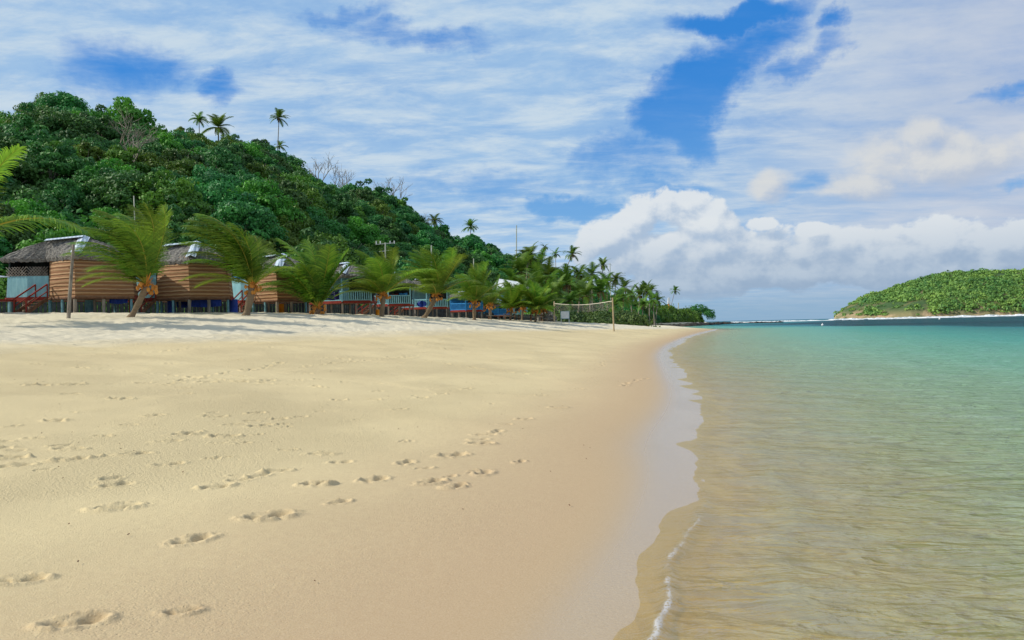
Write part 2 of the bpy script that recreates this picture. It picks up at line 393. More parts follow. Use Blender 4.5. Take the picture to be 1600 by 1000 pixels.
bh = grain*.5+noise(P, 34, 4, .65)*1.3*smoothz+specks*.6*smoothz+noise(P, 11, 3, .6)*.5
bn = nd('ShaderNodeBump'); setin(bn, 'Height', bh); setin(bn, 'Strength', attr('damp').lin(0, 1, 1.0, .12)); bn.inputs['Distance'].default_value = .02
film = attr('wet').step(.35, .9)
pr(c, film.lin(0, 1, .92, .16), E(bn.outputs[0]), film.lin(0, 1, .12, .34))
sand = np_mesh('beach', np.stack([X, Y, Z], 1), q, ms, {'dry': dry, 'wet': wet, 'damp': damp}, True)
tag(link(bpy.data.objects.new('beach', sand)), kind='structure')

# --- sea floor far out and water
mb = newmat('seabed'); pr((.10, .16, .13), .9)
deepf = MB(); k = 48; deepf.v = [Vector((12000*math.cos(2*math.pi*i/k), 12000*math.sin(2*math.pi*i/k), -7)) for i in range(k)]; deepf.f = [list(range(k))]
tag(deepf.build('sea_floor', mb), kind='structure')
X, Y, q, RR = polar(1.2, 11500, .0062, 150, 760, -20, 40, 4.0)
bz, DS = base(X, Y); r = RR
def wv(ax, ay, lam, amp, ph=0): return amp*np.sin((X*ax+Y*ay)*2*math.pi/lam+ph)
sh = np.clip(-DS/6, 0, 1); ph = vnoise(X, Y, 6, 51, 2)*2.2
Z = (wv(-.93, .35, 2.9, .012)+wv(-.8, -.6, 1.7, .007, 2))*np.clip(1-r/60, 0, 1)
Z = (.014*np.sin((X*-.93+Y*.36)*2.3+ph*1.7)+.009*np.sin((X*-.7-Y*.72)*3.9+ph*2)+.007*vnoise(X, Y*1.4, .45, 57, 2))*(.35+.65*sh)*np.clip(1.4-r/90, 0, 1)
Z += .05*vnoise(X*.7, Y*1.4, 7, 58, 3)*np.clip((r-25)/60, 0, 1)*np.clip(2-r/500, 0, 1)
lap = -DS+.18*vnoise(Y*1.0, X*.4, .9, 61, 3)                       # small lapping wave close to the edge
ridge = np.exp(-((lap-.03)/.06)**2)*np.clip((Y+2)/3, 0, 1)*np.clip(1-(r-4)/9, 0, 1)
Z += ridge*.028*(1+.6*vnoise(X, Y, .09, 62, 2))
Z += np.exp(-((lap-.75)/.16)**2)*.016*np.clip(1-(r-5)/25, 0, 1)
Z += .018*np.clip(DS/1.0+1, 0, 1)*vnoise(X, Y, 1.6, 64, 2)
depth = np.clip(Z-bz, 0, 8)
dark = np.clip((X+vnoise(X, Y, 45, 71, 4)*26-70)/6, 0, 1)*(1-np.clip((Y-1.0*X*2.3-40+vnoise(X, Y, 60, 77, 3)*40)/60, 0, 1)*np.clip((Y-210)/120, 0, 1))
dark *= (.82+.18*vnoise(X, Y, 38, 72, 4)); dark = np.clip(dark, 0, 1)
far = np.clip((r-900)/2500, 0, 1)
foam = np.exp(-((lap-.035)/.024)**2)*np.clip(.72+.75*vnoise(X, Y, .12, 63, 3), 0, 1)*np.clip(1.25-(r-3.2)/4.0, 0, 1)
foam += np.exp(-((lap-.14)/.03)**2)*np.clip(.2+.9*vnoise(X, Y, .2, 65, 3), 0, 1)*np.clip(1-(r-3.2)/2.0, 0, 1)
keep = (bz < .22)[q].any(1); q = q[keep]
mw = newmat('water'); P = geopos()
dp = attr('depth')
body = ramp((dp*1.5+(noise(mapv(P, (.5, 1.0, 1)), .09, 4, .6)-.5)*.4*dp).lin(0, 3.0), [(0, (.52, .39, .17)), (.04, (.43, .43, .21)), (.09, (.33, .46, .255)), (.26, (.185, .42, .28)), (.52, (.075, .345, .28)), (1.0, (.005, .17, .19))])
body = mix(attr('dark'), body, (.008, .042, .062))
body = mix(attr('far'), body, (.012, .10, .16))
opac = (1.0-(dp*-4.6)._m('EXPONENT'))*.96
ds_ = E(nd('ShaderNodeCameraData').outputs['View Distance'])
rdg = (noise(mapv(P, (.8, 1.9, 1), rot=(0, 0, .3)), 2.6, 3, .5, .6)-.5)._m('ABSOLUTE')*-.30+(noise(mapv(P, (1, 1.6, 1), rot=(0, 0, -.3)), 7, 3, .5, .5)-.5)._m('ABSOLUTE')*-.06+(noise(mapv(P, (.6, 1.7, 1), rot=(0, 0, .15)), .9, 3, .5, .6)-.5)._m('ABSOLUTE')*-.75
rip = rdg+noise(mapv(P, (1.0, 1.7, 1)), 2.3, 6, .66, .8)*.11+noise(mapv(P, (1, 1.3, 1)), 9, 4, .6, .3)*.007+noise(mapv(P, (.5, 1.0, 1)), .35, 4, .55)*.25
bn = nd('ShaderNodeBump'); setin(bn, 'Height', rip); bn.inputs['Strength'].default_value = .9; bn.inputs['Distance'].default_value = .75
bN = E(bn.outputs[0])
tr = nd('ShaderNodeBsdfTransparent'); tr.inputs[0].default_value = (.97, .92, .74, 1)
df = nd('ShaderNodeBsdfDiffuse'); setin(df, 0, body); setin(df, 'Normal', bN)
gl = nd('ShaderNodeBsdfGlossy'); gl.inputs['Roughness'].default_value = .06; setin(gl, 'Normal', bN)
fr = nd('ShaderNodeFresnel'); fr.inputs[0].default_value = 1.33; setin(fr, 'Normal', bN)
m1 = nd('ShaderNodeMixShader'); setin(m1, 0, opac); E.nt.links.new(tr.outputs[0], m1.inputs[1]); E.nt.links.new(df.outputs[0], m1.inputs[2])
m2 = nd('ShaderNodeMixShader'); setin(m2, 0, (E(fr.outputs[0])*.55).min(.28)*dp.lin(0, .05, .35, 1.0)*attr('dark').lin(0, 1, 1.0, .55)); E.nt.links.new(m1.outputs[0], m2.inputs[1]); E.nt.links.new(gl.outputs[0], m2.inputs[2])
fo = nd('ShaderNodeBsdfDiffuse'); fo.inputs[0].default_value = (.62, .64, .70, 1)
m3 = nd('ShaderNodeMixShader'); setin(m3, 0, (attr('foam')*voro(P, 55).step(.15, .5)*1.3).step(.2, 1.0)*.5); E.nt.links.new(m2.outputs[0], m3.inputs[1]); E.nt.links.new(fo.outputs[0], m3.inputs[2])
E.nt.links.new(m3.outputs[0], E.nt.nodes['Material Output'].inputs[0])
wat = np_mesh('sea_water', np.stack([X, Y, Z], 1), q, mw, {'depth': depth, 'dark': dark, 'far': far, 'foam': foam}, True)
tag(link(bpy.data.objects.new('sea_water', wat)), kind='structure')

# ------------------------------------------------------------------ plant materials
def leafmat(name, a, b, hue=.14, transl=.25, dead=None):
    m = newmat(name); t = attr('tone'); oi = E(nd('ShaderNodeObjectInfo').outputs['Random'])
    cc_ = mix(t, a, b); h = nd('ShaderNodeHueSaturation'); setin(h, 'Color', cc_); setin(h, 'Hue', oi.lin(0, 1, .5-hue*.25, .5+hue*.2)); setin(h, 'Value', oi.lin(0, 1, .72, 1.3)); 
    cc_ = E(h.outputs[0])
    if dead: cc_ = mix(t.step(.93, .97), cc_, dead)
    p = pr(cc_, .55, None, .35); tl = nd('ShaderNodeBsdfTranslucent'); setin(tl, 0, cc_)
    mx = nd('ShaderNodeMixShader'); mx.inputs[0].default_value = transl; E.nt.links.new(p.outputs[0], mx.inputs[1]); E.nt.links.new(tl.outputs[0], mx.inputs[2])
    E.nt.links.new(mx.outputs[0], E.nt.nodes['Material Output'].inputs[0]); return m
M_leaf = leafmat('leaf_broad', (.020, .105, .030), (.095, .27, .045))
M_leaf2 = leafmat('leaf_bright', (.035, .13, .014), (.15, .33, .03))
M_palm = leafmat('leaf_palm', (.05, .155, .012), (.24, .36, .03), .08, .42)
M_palmd = leafmat('leaf_palm_dark', (.05, .125, .015), (.17, .28, .03), .08, .35, (.22, .14, .05))
M_isl = leafmat('leaf_island', (.055, .15, .035), (.25, .36, .06), .1, .2)
M_scrub = leafmat('leaf_scrub', (.02, .06, .012), (.12, .18, .03), .1, .25, (.30, .13, .04))
m = M_bark = newmat('bark'); P = objco(); pr(mix(noise(mapv(P, (1, 1, 6)), 4, 4), (.13, .09, .055), (.33, .24, .15)), .9, bump(noise(mapv(P, (1, 1, 8)), 6, 3), .6, .04))
m = M_barkg = newmat('bark_grey'); pr(mix(noise(objco(), 3, 4), (.16, .13, .10), (.38, .33, .27)), .9)
m = M_sheath = newmat('frond_sheath'); pr(mix(noise(objco(), 5, 3), (.45, .13, .02), (.62, .30, .05)), .7)
m = M_dead = newmat('dead_leaf'); pr(mix(noise(objco(), 5, 3), (.12, .075, .03), (.30, .19, .08)), .8)
m = M_rach = newmat('rachis'); pr(mix(noise(objco(), 2, 3), (.42, .34, .04), (.30, .30, .04)), .6)

# ------------------------------------------------------------------ broadleaf crowns
def crown_arrays(seed, Rr, Hh, nb, nleaf, ls, flatn=.75):
    g = np.random.default_rng(seed)
    nb = nb*3; ang = g.uniform(0, 2*np.pi, nb); rad = Rr*np.sqrt(g.uniform(.02, 1, nb))*.98; hz = Hh*(.10+.72*(1-(rad/Rr)**2))*g.uniform(.55, 1.2, nb)+g.uniform(-.06, .12, nb)*Hh
    br = Rr*g.uniform(.14, .33, nb); bt = g.uniform(0, 1, nb)
    w_ = br**2; b = g.choice(nb, nleaf, p=w_/w_.sum()); d = g.normal(size=(nleaf, 3)); d[:, 2] = d[:, 2]*.9+.35; d /= np.linalg.norm(d, axis=1)[:, None]
    C = np.stack([rad*np.cos(ang), rad*np.sin(ang), hz], 1)[b]; rr = br[b][:, None]*g.uniform(.72, 1.12, (nleaf, 1))
    lump = 1+.16*np.sin(d[:, :1]*7+b[:, None])*np.cos(d[:, 1:2]*6+2*b[:, None])
    pos = C+d*rr*lump*np.array([1, 1, flatn]); nrm = d+g.normal(size=(nleaf, 3))*.5; nrm /= np.linalg.norm(nrm, axis=1)[:, None]
    return quads(g, pos, nrm, ls*g.uniform(.55, 1.35, nleaf), np.clip(.55*bt[b]+.25*g.uniform(0, 1, nleaf)+.2*(d[:, 2]+1)/2, 0, .92))
def quads(g, pos, nrm, s, tone, asp=.62):
    n = len(pos); t = g.normal(size=(n, 3)); t -= nrm*(t*nrm).sum(1)[:, None]; t /= np.linalg.norm(t, axis=1)[:, None]; b = np.cross(nrm, t)
    s = s[:, None]; V = np.stack([pos-t*s*.5, pos-b*s*.5*asp-nrm*s*.08, pos+t*s*.5, pos+b*s*.5*asp-nrm*s*.08], 1).reshape(-1, 3)
    return V, np.arange(n*4).reshape(n, 4), np.repeat(tone, 4)
def trunk_mb(g, Rr, H0, Hh, lean=0):
    mb = MB(); k = 5; x0, y0 = g.uniform(-.3, .3), g.uniform(-.3, .3); r_ = .055*Rr
    mb.tube([(0, 0, -1.2), (x0*.4, y0*.4, H0*.5), (x0, y0, H0+Hh*.3)], [r_*1.5, r_, r_*.6], 7)
    for i in range(7):
        a = g.uniform(0, 6.28); L = Rr*g.uniform(.45, .8); z1 = H0+Hh*g.uniform(.25, .75)
        mb.tube([(x0*.6, y0*.6, H0*g.uniform(.45, .9)), (x0+math.cos(a)*L*.5, y0+math.sin(a)*L*.5, H0+Hh*.25), (math.cos(a)*L, math.sin(a)*L, z1)], [r_*.5, r_*.32, r_*.1], 5)
    return mb
tvar = []
for i in range(9):
    g = random.Random(100+i); Rr = (4.3, 5.2, 3.6, 4.8, 5.6, 3.9, 4.5, 5.0, 3.3)[i]; H0 = (2.5, 2, 3, 2.4, 1.8, 3.4, 2.2, 2, 2.6)[i]; Hh = Rr*(1.25, .95, 1.5, 1.1, .85, 1.6, 1.2, 1.0, 1.5)[i]
    V, Q, T = crown_arrays(200+i, Rr, Hh, 11+i % 4*3, 6200, .46); V = V+np.array([0, 0, H0])
    me = np_mesh('crown', V, Q, M_leaf if i < 6 else M_leaf2, {'tone': T})
    tm = trunk_mb(g, Rr, H0, Hh).build('trunk', M_barkg); tme = tm.data; bpy.data.objects.remove(tm)
    lo = crown_arrays(300+i, Rr, Hh, 11+i % 4*3, 2600, .68); lo = (lo[0]+np.array([0, 0, H0]), lo[1], lo[2])
    tvar.append((me, tme, H0+Hh, Rr, lo))
def tree(name, loc, vi, sc, rz, label, cat='tree', group=None, szz=1.0):
    me, tme = tvar[vi][:2]; o = empty(name, loc, rz, sc); o.scale = (sc, sc, sc*szz)
    link(bpy.data.objects.new('crown', me), o); link(bpy.data.objects.new('trunk', tme), o); return tag(o, label, cat, group)

# ------------------------------------------------------------------ hill terrain
ridge_px = [(-900, 150, 150), (-400, 150, 160), (-150, 150, 166), (0, 158, 170), (50, 162, 171), (90, 142, 173), (130, 150, 175), (160, 164, 178), (230, 185, 185), (300, 194, 192), (380, 208, 202), (440, 235, 212), (500, 262, 220), (540, 285, 226),
            (580, 292, 231), (620, 308, 235), (650, 335, 240), (700, 358, 250), (760, 374, 258), (820, 395, 265), (880, 412, 270), (930, 434, 276), (965, 456, 282), (1000, 476, 292), (1040, 492, 330), (1070, 494, 380), (1110, 500, 430), (1140, 503, 440), (2000, 503, 440)]
base_r = [(-900, 60), (-300, 60), (0, 66), (400, 76), (540, 92), (640, 108), (740, 128), (800, 145), (880, 165), (940, 205), (1000, 255), (1060, 330), (1110, 410), (1150, 600), (2000, 600)]
rs = np.array([(p-800)/F for p, _, _ in ridge_px]); rD = np.array([d for _, _, d in ridge_px]); rZ = np.array([at(p, y, d)[2] for p, y, d in ridge_px])
bs = np.array([(p-800)/F for p, _ in base_r]); bD = np.array([d for _, d in base_r])
CAN = 8.8
def hill(x, y, zb=None):
    x = np.asarray(x, float); y = np.asarray(y, float); s = x/np.maximum(y, 1e-3)
    D1 = np.interp(s, rs, rD); Zr = np.maximum(np.interp(s, rs, rZ)-CAN*np.clip((np.interp(s, rs, rZ))/18, .25, 1), .2); D0 = np.interp(s, bs, bD)
    t = (y-D0)/(D1-D0); tt = np.clip(t, 0, 1); f = .62*tt+.38*np.sin(tt*math.pi/2)
    beyond = np.clip((t-1)*.5, 0, 1)
    zb = base(x, y)[0] if zb is None else zb
    z = zb-.35+(np.maximum(Zr-zb, 0))*f*(1-beyond*.5)+tt*vnoise(x, y, 22, 91, 3)*2.2*np.clip(Zr/25, 0, 1)
    return np.where(t < 0, zb-.35, z), t
S = np.concatenate([np.linspace(-1.6, -.75, 40), np.linspace(-.74, .27, 220)]); D = np.linspace(58, 520, 180)
SS, DD = np.meshgrid(S, D); X = (SS*DD).ravel(); Y = DD.ravel(); hz_, t_ = hill(X, Y)
I = np.arange(len(X)).reshape(SS.shape); q = np.stack([I[:-1, :-1], I[:-1, 1:], I[1:, 1:], I[1:, :-1]], -1).reshape(-1, 4)
zb, ds = base(X, Y); q = q[(ds > -3)[q].all(1)]
mh = newmat('hill_soil'); P = geopos(); pr(mix(noise(P, .5, 6), (.012, .035, .010), (.05, .085, .025)), .95, bump(noise(P, .8, 5), 1, .6))
tag(link(bpy.data.objects.new('hillside', np_mesh('hillside', np.stack([X, Y, hz_], 1), q, mh, None, True))), kind='structure')

# ------------------------------------------------------------------ forest
cand = []; cell = {}
g = random.Random(5); tries = 0
while tries < 60000:
    tries += 1
    px = g.uniform(-330, 1040); s = (px-800)/F; D0 = np.interp(s, bs, bD); D1 = np.interp(s, rs, rD); y = g.uniform(D0+2, D1+9); x = s*y
    vi = g.randrange(9); mind = 4.7 if px < 700 else 4.3
    ok = True; ci, cj = int(x//6), int(y//6)
    for a in range(-1, 2):
        for b in range(-1, 2):
            for (u, v) in cell.get((ci+a, cj+b), ()):
                if (u-x)**2+(v-y)**2 < mind**2: ok = False; break
            if not ok: break
        if not ok: break
    if ok: cell.setdefault((ci, cj), []).append((x, y)); cand.append((x, y, px, vi))
cx = np.array([c_[0] for c_ in cand]); cy = np.array([c_[1] for c_ in cand]); chz, cht = hill(cx, cy)
items = []
for (x, y, px, vi), z, t in zip(cand, chz, cht):
    sc = g.uniform(.62, 1.12)*(1 if z > 12 else .9)
    if z > 25 and t > .9: sc *= .8
    lowz = np.interp(px, [0, 650, 760, 900, 1000], [1, 1, 1, .85, .65]); sc *= lowz
    items.append((y, x, z, px, vi, sc))
vis = [i for i in items if -20 < i[3] < 1045]; hid = [i for i in items if not (-20 < i[3] < 1045)]
vis.sort(key=lambda i: -tvar[i[4]][3]*i[5]/i[0]); indiv = vis[:285]; rest = vis[285:]+hid
ORD = ['leftmost', 'second from the left', 'third from the left', 'fourth from the left', 'fifth from the left', 'sixth from the left', 'seventh from the left', 'eighth from the left', 'ninth from the left', 'tenth from the left', 'eleventh from the left', 'twelfth from the left']
def ordinal(k, n): return ORD[k] if (k < n-1 or n == 1) and k < 12 else ('rightmost' if k == n-1 else ORD[min(k, 11)])
marks = ((60, 'the left edge'), (150, 'the leaning pole'), (250, 'the first windblown palm'), (345, 'the second hut'), (435, 'the thick trunked palm'), (530, 'the trunkless palm'), (640, 'the utility pole'), (760, 'the bright blue porch'), (870, 'the white roof'), (1100, 'the volleyball net'))
bucket = {}
for it in indiv:
    (y, x, z, px, vi, sc) = it; s0 = (px-800)/F; t = (y-np.interp(s0, bs, bD))/(np.interp(s0, rs, rD)-np.interp(s0, bs, bD))
    sl_ = 'at the foot of the hill' if t < .2 else 'on the lower slope' if t < .42 else 'halfway up the hill' if t < .65 else 'on the upper slope' if t < .85 else 'on the ridge'
    mk = next(m_[1] for m_ in marks if px < m_[0]); bucket.setdefault((vi >= 6, sl_, mk), []).append(it)
for (br_, sl_, mk), its in bucket.items():
    its.sort(key=lambda i: i[3]); n = len(its)
    for k, (y, x, z, px, vi, sc) in enumerate(its):
        lb = ('bright' if br_ else 'dark')+' crown '+sl_+' above '+mk+('' if n == 1 else ', '+ordinal(k, n).replace(' from the left', ' from left'))
        tree('forest_tree', (x, y, z-.3), vi, sc, g.uniform(0, 6.28), lb, 'tree', 'trees of the hillside forest')
VV, QQ, TT = [], [], []; off = 0
for (y, x, z, px, vi, sc) in rest:
    V, Q, T = tvar[vi][4]; a = g.uniform(0, 6.28); c_, s_ = math.cos(a), math.sin(a)
    W = V*sc*1.08; W = np.stack([W[:, 0]*c_-W[:, 1]*s_+x, W[:, 0]*s_+W[:, 1]*c_+y, W[:, 2]+z-.3], 1); VV.append(W); QQ.append(Q+off); TT.append(np.clip(T*.8+g.uniform(-.15, .2), 0, .92)); off += len(V)
o = link(bpy.data.objects.new('distant_forest', np_mesh('distant_forest', np.concatenate(VV), np.concatenate(QQ), M_leaf, {'tone': np.concatenate(TT)})))
tag(o, 'remaining mass of tree crowns packed between the nearer trees up to the ridge', 'forest', None, 'stuff')
# undergrowth carpet on the slope so no bare soil shows
gg = np.random.default_rng(77)
n = 150000; s_ = gg.uniform(-1.05, .2, n); D0 = np.interp(s_, bs, bD); D1 = np.interp(s_, rs, rD); y_ = D0+gg.uniform(0, 1, n)**1.2*(D1+6-D0); x_ = s_*y_
z_, _ = hill(x_, y_); pos = np.stack([x_, y_, z_+gg.uniform(0, 3.2, n)], 1); nr = gg.normal(size=(n, 3))*.7+np.array([0, -.5, .9]); nr /= np.linalg.norm(nr, axis=1)[:, None]
V, Q, T = quads(gg, pos, nr, gg.uniform(.4, 1.0, n), gg.uniform(0.1, .9, n))
tag(link(bpy.data.objects.new('undergrowth', np_mesh('undergrowth', V, Q, M_leaf, {'tone': T}))), 'leafy undergrowth covering the hill between the trunks', 'undergrowth', None, 'stuff')
# trees standing out on the skyline and the slope
def on_hill(px, D):
    p = at(px, 400, D); return (p[0], p[1], float(hill(np.array([p[0]]), np.array([p[1]]))[0][0])-.3)
for px, D, vi, sc, szz, lb in ((92, 172, 4, 1.05, 1.15, 'umbrella shaped dark tree on the highest point of the ridge'), (205, 150, 6, 1.35, 1.15, 'tall pale green tree high on the slope above bare branches'),
                              (582, 226, 7, 1.0, 1.1, 'round bright crowned tree left of the skyline pair above the middle huts'), (622, 228, 8, 1.35, .95, 'bright green flat topped tree right of the skyline pair above the middle huts'),
                              (190, 168, 3, .7, 1.2, 'small dark tree on the ridge right of the summit'), (400, 195, 0, 1.1, 1.0, 'dome shaped tree on the ridge left of the tall lone palm')):
    tree('skyline_tree', on_hill(px, D), vi, sc, px*.1, lb, szz=szz)

# ------------------------------------------------------------------ bare trees
def bare(name, loc, H, seed, label, spread=1.0):
    g = random.Random(seed); tw = MB(); tk = MB()
    def grow(p, d, L, r, lv, mb):
        p1 = p+d*L*.5+Vector((g.uniform(-.1, .1), g.uniform(-.1, .1), 0))*L; p2 = p1+(d+Vector((g.uniform(-.3, .3), g.uniform(-.3, .3), .15))).normalized()*L*.5
        mb.tube([p, p1, p2], [r, r*.8, r*.6], 4, False)
        if lv == 0: return
        for _ in range(3 if lv > 2 else 4):
            grow(p2 if g.random() < .7 else p1, (d+Vector((g.uniform(-1, 1)*spread, g.uniform(-1, 1)*spread, g.uniform(-.2, .7)))).normalized(), L*g.uniform(.55, .8), r*.55, lv-1, tw)
    grow(Vector((0, 0, -1)), Vector((.05, 0, 1)), H*.45, H*.022, 4, tk)
    e = empty(name, loc); tk.build('trunk', M_barkg, e); tw.build('branches', M_barkg, e); return tag(e, label, 'tree')
bare('bare_tree', on_hill(500, 217), 13, 1, 'leafless grey tree at the left end of the bare stretch of skyline')
bare('bare_tree', on_hill(525, 220), 13, 2, 'leafless grey tree with wide twigs in the middle of the bare skyline')
bare('bare_tree', on_hill(548, 224), 10, 3, 'leafless grey tree lowest on the right of the bare skyline stretch')
p = on_hill(232, 118); bare('bare_tree', (p[0], p[1]-3, p[2]+1), 11, 4, 'pale branching dead tree showing amid green on the upper left slope', 1.4)
bare('bare_tree', on_hill(612, 231), 15, 5, 'thin bare tree poking above the bright skyline trees')
bare('bare_tree', on_hill(650, 205), 10, 6, 'brown bare tree on the slope below the bright skyline trees', 1.4)
bare('bare_tree', on_hill(785, 262), 9, 7, 'small bare tree on the falling ridge beside the pale mast')

# ------------------------------------------------------------------ palms
WIND = Vector((-1, -.1, 0))
def frond(mb, rb, O, azm, elv, L, g, wind=.5, droop=1.0, nl=34, lw=.055, ll=.30, seg=3):
    """rachis into rb, leaflets into mb; returns tone list"""
    n = 11; d = Vector((math.cos(azm)*math.cos(elv), math.sin(azm)*math.cos(elv), math.sin(elv))); p = Vector(O); pts = [p.copy()]; ds = []
    for i in range(n):
        t = (i+1)/n; d = (d+(Vector((0, 0, -1))*droop*.17+WIND*wind*.17)*(t**.8)).normalized(); p = p+d*L/n; pts.append(p.copy()); ds.append(d.copy())
    if rb is not None: rb.tube(pts, [max(.008, .045*(1-i/n)**.8*L/4) for i in range(n+1)], 4, False)
    tone = []
    for i in range(nl):
        t = .10+.90*i/(nl-1); fi = t*n; k = min(int(fi), n-1); f = fi-k; P0 = pts[k].lerp(pts[k+1], f); D = ds[k]
        side = D.cross(Vector((0, 0, 1)));
        if side.length < .1: side = Vector((0, 1, 0))
        side.normalize(); upv = side.cross(D)
        prof = (math.sin(math.pi*(.12+.83*t)))**.7; LL = L*ll*prof*g.uniform(.85, 1.12)
        for sg in (-1, 1):
            ld = (side*sg*1.0+D*(.35+.7*t)+upv*.25).normalized(); q0 = P0; wv_ = D*lw*L/4*.5; b = len(mb.v); mb.v += [q0-wv_, q0+wv_]
            for s in range(seg):
                ld = (ld+(Vector((0, 0, -1))*.42*droop+WIND*wind*.75)*(.5+.35*s)*g.uniform(.7, 1.2)*.8).normalized(); q0 = q0+ld*LL/seg
                w2 = wv_*(1-(s+1)/seg*.85)*1.1; mb.v += [q0-w2, q0+w2]; mb.f.append([b+2*s, b+2*s+1, b+2*s+3, b+2*s+2])
            tone += [g.uniform(.15, .85)]*(2*(seg+1))
    return tone
def addtone(me, tone):
    a = me.attributes.new('tone', 'FLOAT', 'POINT'); a.data.foreach_set('value', np.array(tone, np.float32))
def beach_palm(base_p, top_p, spec, seed, label, trunk_r=.16, mat=None, sheath=True, L=3.3, wind=.8, lw=.06, group='palms on the sand in front of the huts'):
    """spec: list of (azimuth deg in world, elevation deg, length factor, tonebias)"""
    g = random.Random(seed); root = empty('palm_tree', base_p); tag(root, label, 'palm tree', group)
    tp = Vector(top_p)-Vector(base_p); mb = MB(); n = 9; pts = []
    for i in range(n+1):
        t = i/n; pts.append(Vector((tp.x*(t**1.0), tp.y*t, tp.z*(t**1.15)-.25*(1-t))))
    rr_ = [trunk_r*(1.5-1.0*min(1, i/n*2.2) if i < 4 else 1.0)*(1.08 if i % 2 else .96) for i in range(n+1)]
    mb.tube(pts, rr_, 9); mb.build('trunk', M_bark, root, True); top = pts[-1]
    for (a, e, lf, tb) in spec:
        lb = MB(); rb = MB(); tone = frond(lb, rb, top+Vector((0, 0, .1)), R(a), R(e), L*lf, g, wind*g.uniform(.8, 1.2), .9, 62, lw, .32)
        fo_ = lb.build('frond', mat or M_palm, root); addtone(fo_.data, [min(.92, max(0, t+tb)) for t in tone]); rb.build('rachis', M_rach, fo_)
    if sheath:
        sb = MB()
        for k in range(16):
            a = g.uniform(0, 6.28); r1 = g.uniform(.25, .5); z1 = g.uniform(-.1, .75)
            sb.tube([top+Vector((0, 0, -.1)), top+Vector((math.cos(a)*r1*.4, math.sin(a)*r1*.4, z1*.5)), top+Vector((math.cos(a)*r1, math.sin(a)*r1, z1))], [.05, .05, .015], 5)
        for k in range(14):
            a = g.uniform(0, 6.28); r1 = g.uniform(.2, .55); sb.blob(top+Vector((math.cos(a)*r1, math.sin(a)*r1, g.uniform(-.35, .15))), (.1, .1, .13), 4, .05, k)
        for k in range(6):
            a = g.uniform(0, 6.28); sb.tube([top, top+Vector((math.cos(a)*.3, math.sin(a)*.3, .25)), top+Vector((math.cos(a)*.7, math.sin(a)*.7, g.uniform(-.3, .2)))], [.02, .015, .004], 4)
        sb.build('fruit_cluster', M_sheath, root)
    return root
def gp(px, py, D):                                   # foot of a thing at a pixel column, on the ground
    p = at(px, py, D); return (p[0], p[1], gz(p[0], p[1]))
def rnd_spec(seed, n=15, e0=25, e1=80, lf=1.0):
    g = random.Random(seed); return [((i*137.5+g.uniform(-20, 20)) % 360, e0+(e1-e0)*g.random(), lf*g.uniform(.8, 1.1), g.uniform(-.2, .15)) for i in range(n)]
# az 0 = right(+x), 90 = away, 180 = left, 270 = toward the camera
D = 42.5; b = gp(200, 489, D); t = at(229, 447, D)
beach_palm(b, t, [(180, 84, 1.25, 0), (150, 78, 1.2, .1), (200, 75, 1.2, 0), (120, 72, 1.1, .1), (230, 70, 1.1, -.1), (20, 78, 1.15, .1), (0, 66, 1.1, .25), (340, 70, 1.1, .2), (90, 80, 1.2, 0), (270, 76, 1.15, -.1), (170, 55, 1.2, .05), (190, 60, 1.15, -.1), (180, 30, .95, .2), (215, 50, 1.1, -.1), (160, 40, 1.0, -.1), (60, 70, 1.1, .1), (300, 66, 1.05, 0), (200, 22, .8, .1)], 1,
           'windblown palm beside the tall leaning pole, fronds streaming left over the first hut', L=3.9, wind=.72)
D = 49; b = gp(383, 489, D); t = at(394, 449, D)
beach_palm(b, t, [(180, 84, 1.2, 0), (160, 80, 1.25, .1), (200, 76, 1.2, 0), (130, 74, 1.1, .15), (230, 72, 1.1, 0), (90, 70, .85, 0), (185, 60, 1.1, .25), (170, 55, 1.05, 0), (200, 48, .9, -.1), (350, 34, .7, .3), (200, 30, .9, .2), (170, 24, .8, .1), (30, 50, .65, .2), (260, 76, 1.1, -.1), (60, 70, .8, 0), (215, 66, 1.1, 0), (180, 70, 1.2, .1), (300, 74, .9, 0)], 2,
           'windblown palm with a thick pale trunk between the second and third brown huts', .22, L=4.7, wind=.62)
D = 56; b = gp(494, 488, D); t = at(497, 482, D)
beach_palm(b, t, [(170, 62, 1.2, -.1), (190, 72, 1.3, 0), (150, 50, 1.1, -.15), (90, 84, 1.2, 0), (60, 78, 1.15, -.2), (10, 66, 1.1, -.2), (330, 72, 1.1, -.2), (200, 40, 1.1, -.2), (180, 80, 1.35, .2), (225, 60, 1.1, -.1), (20, 50, .9, -.2), (5, 58, 1.0, -.25), (170, 46, 1.15, -.2), (270, 70, .9, -.1), (140, 66, 1.1, -.1)], 3,
           'trunkless young palm, orange stalks rising from the sand right of the third brown hut', .16, L=4.1, wind=.3, lw=.09)
D = 62; b = gp(596, 491, D); t = at(599, 463, D)
beach_palm(b, t, rnd_spec(41, 22, 28, 84)+[(190, 22, 1.0, .2), (350, 40, 1.2, .1), (175, 30, 1.1, .2)], 4, 'full green palm with orange fruit in front of the blue railed porches', .18, L=3.9, wind=.45)
D = 69; b = gp(660, 493, D); t = at(681, 464, D)
beach_palm(b, t, rnd_spec(52, 24, 30, 85)+[(180, 30, 1.0, .3)], 5, 'palm on a right leaning trunk, big orange fruit cluster beside the round blue cloth', .2, L=4.4, wind=.6)
D = 78; b = gp(741, 496, D); t = at(741, 474, D)
beach_palm(b, t, rnd_spec(63, 22, 25, 84)+[(0, 62, .9, .4)], 6, 'palm with one drooping yellow frond in front of the bright blue porch', .18, L=3.8, wind=.4)
D = 88; b = gp(766, 497, D); t = at(766, 478, D)
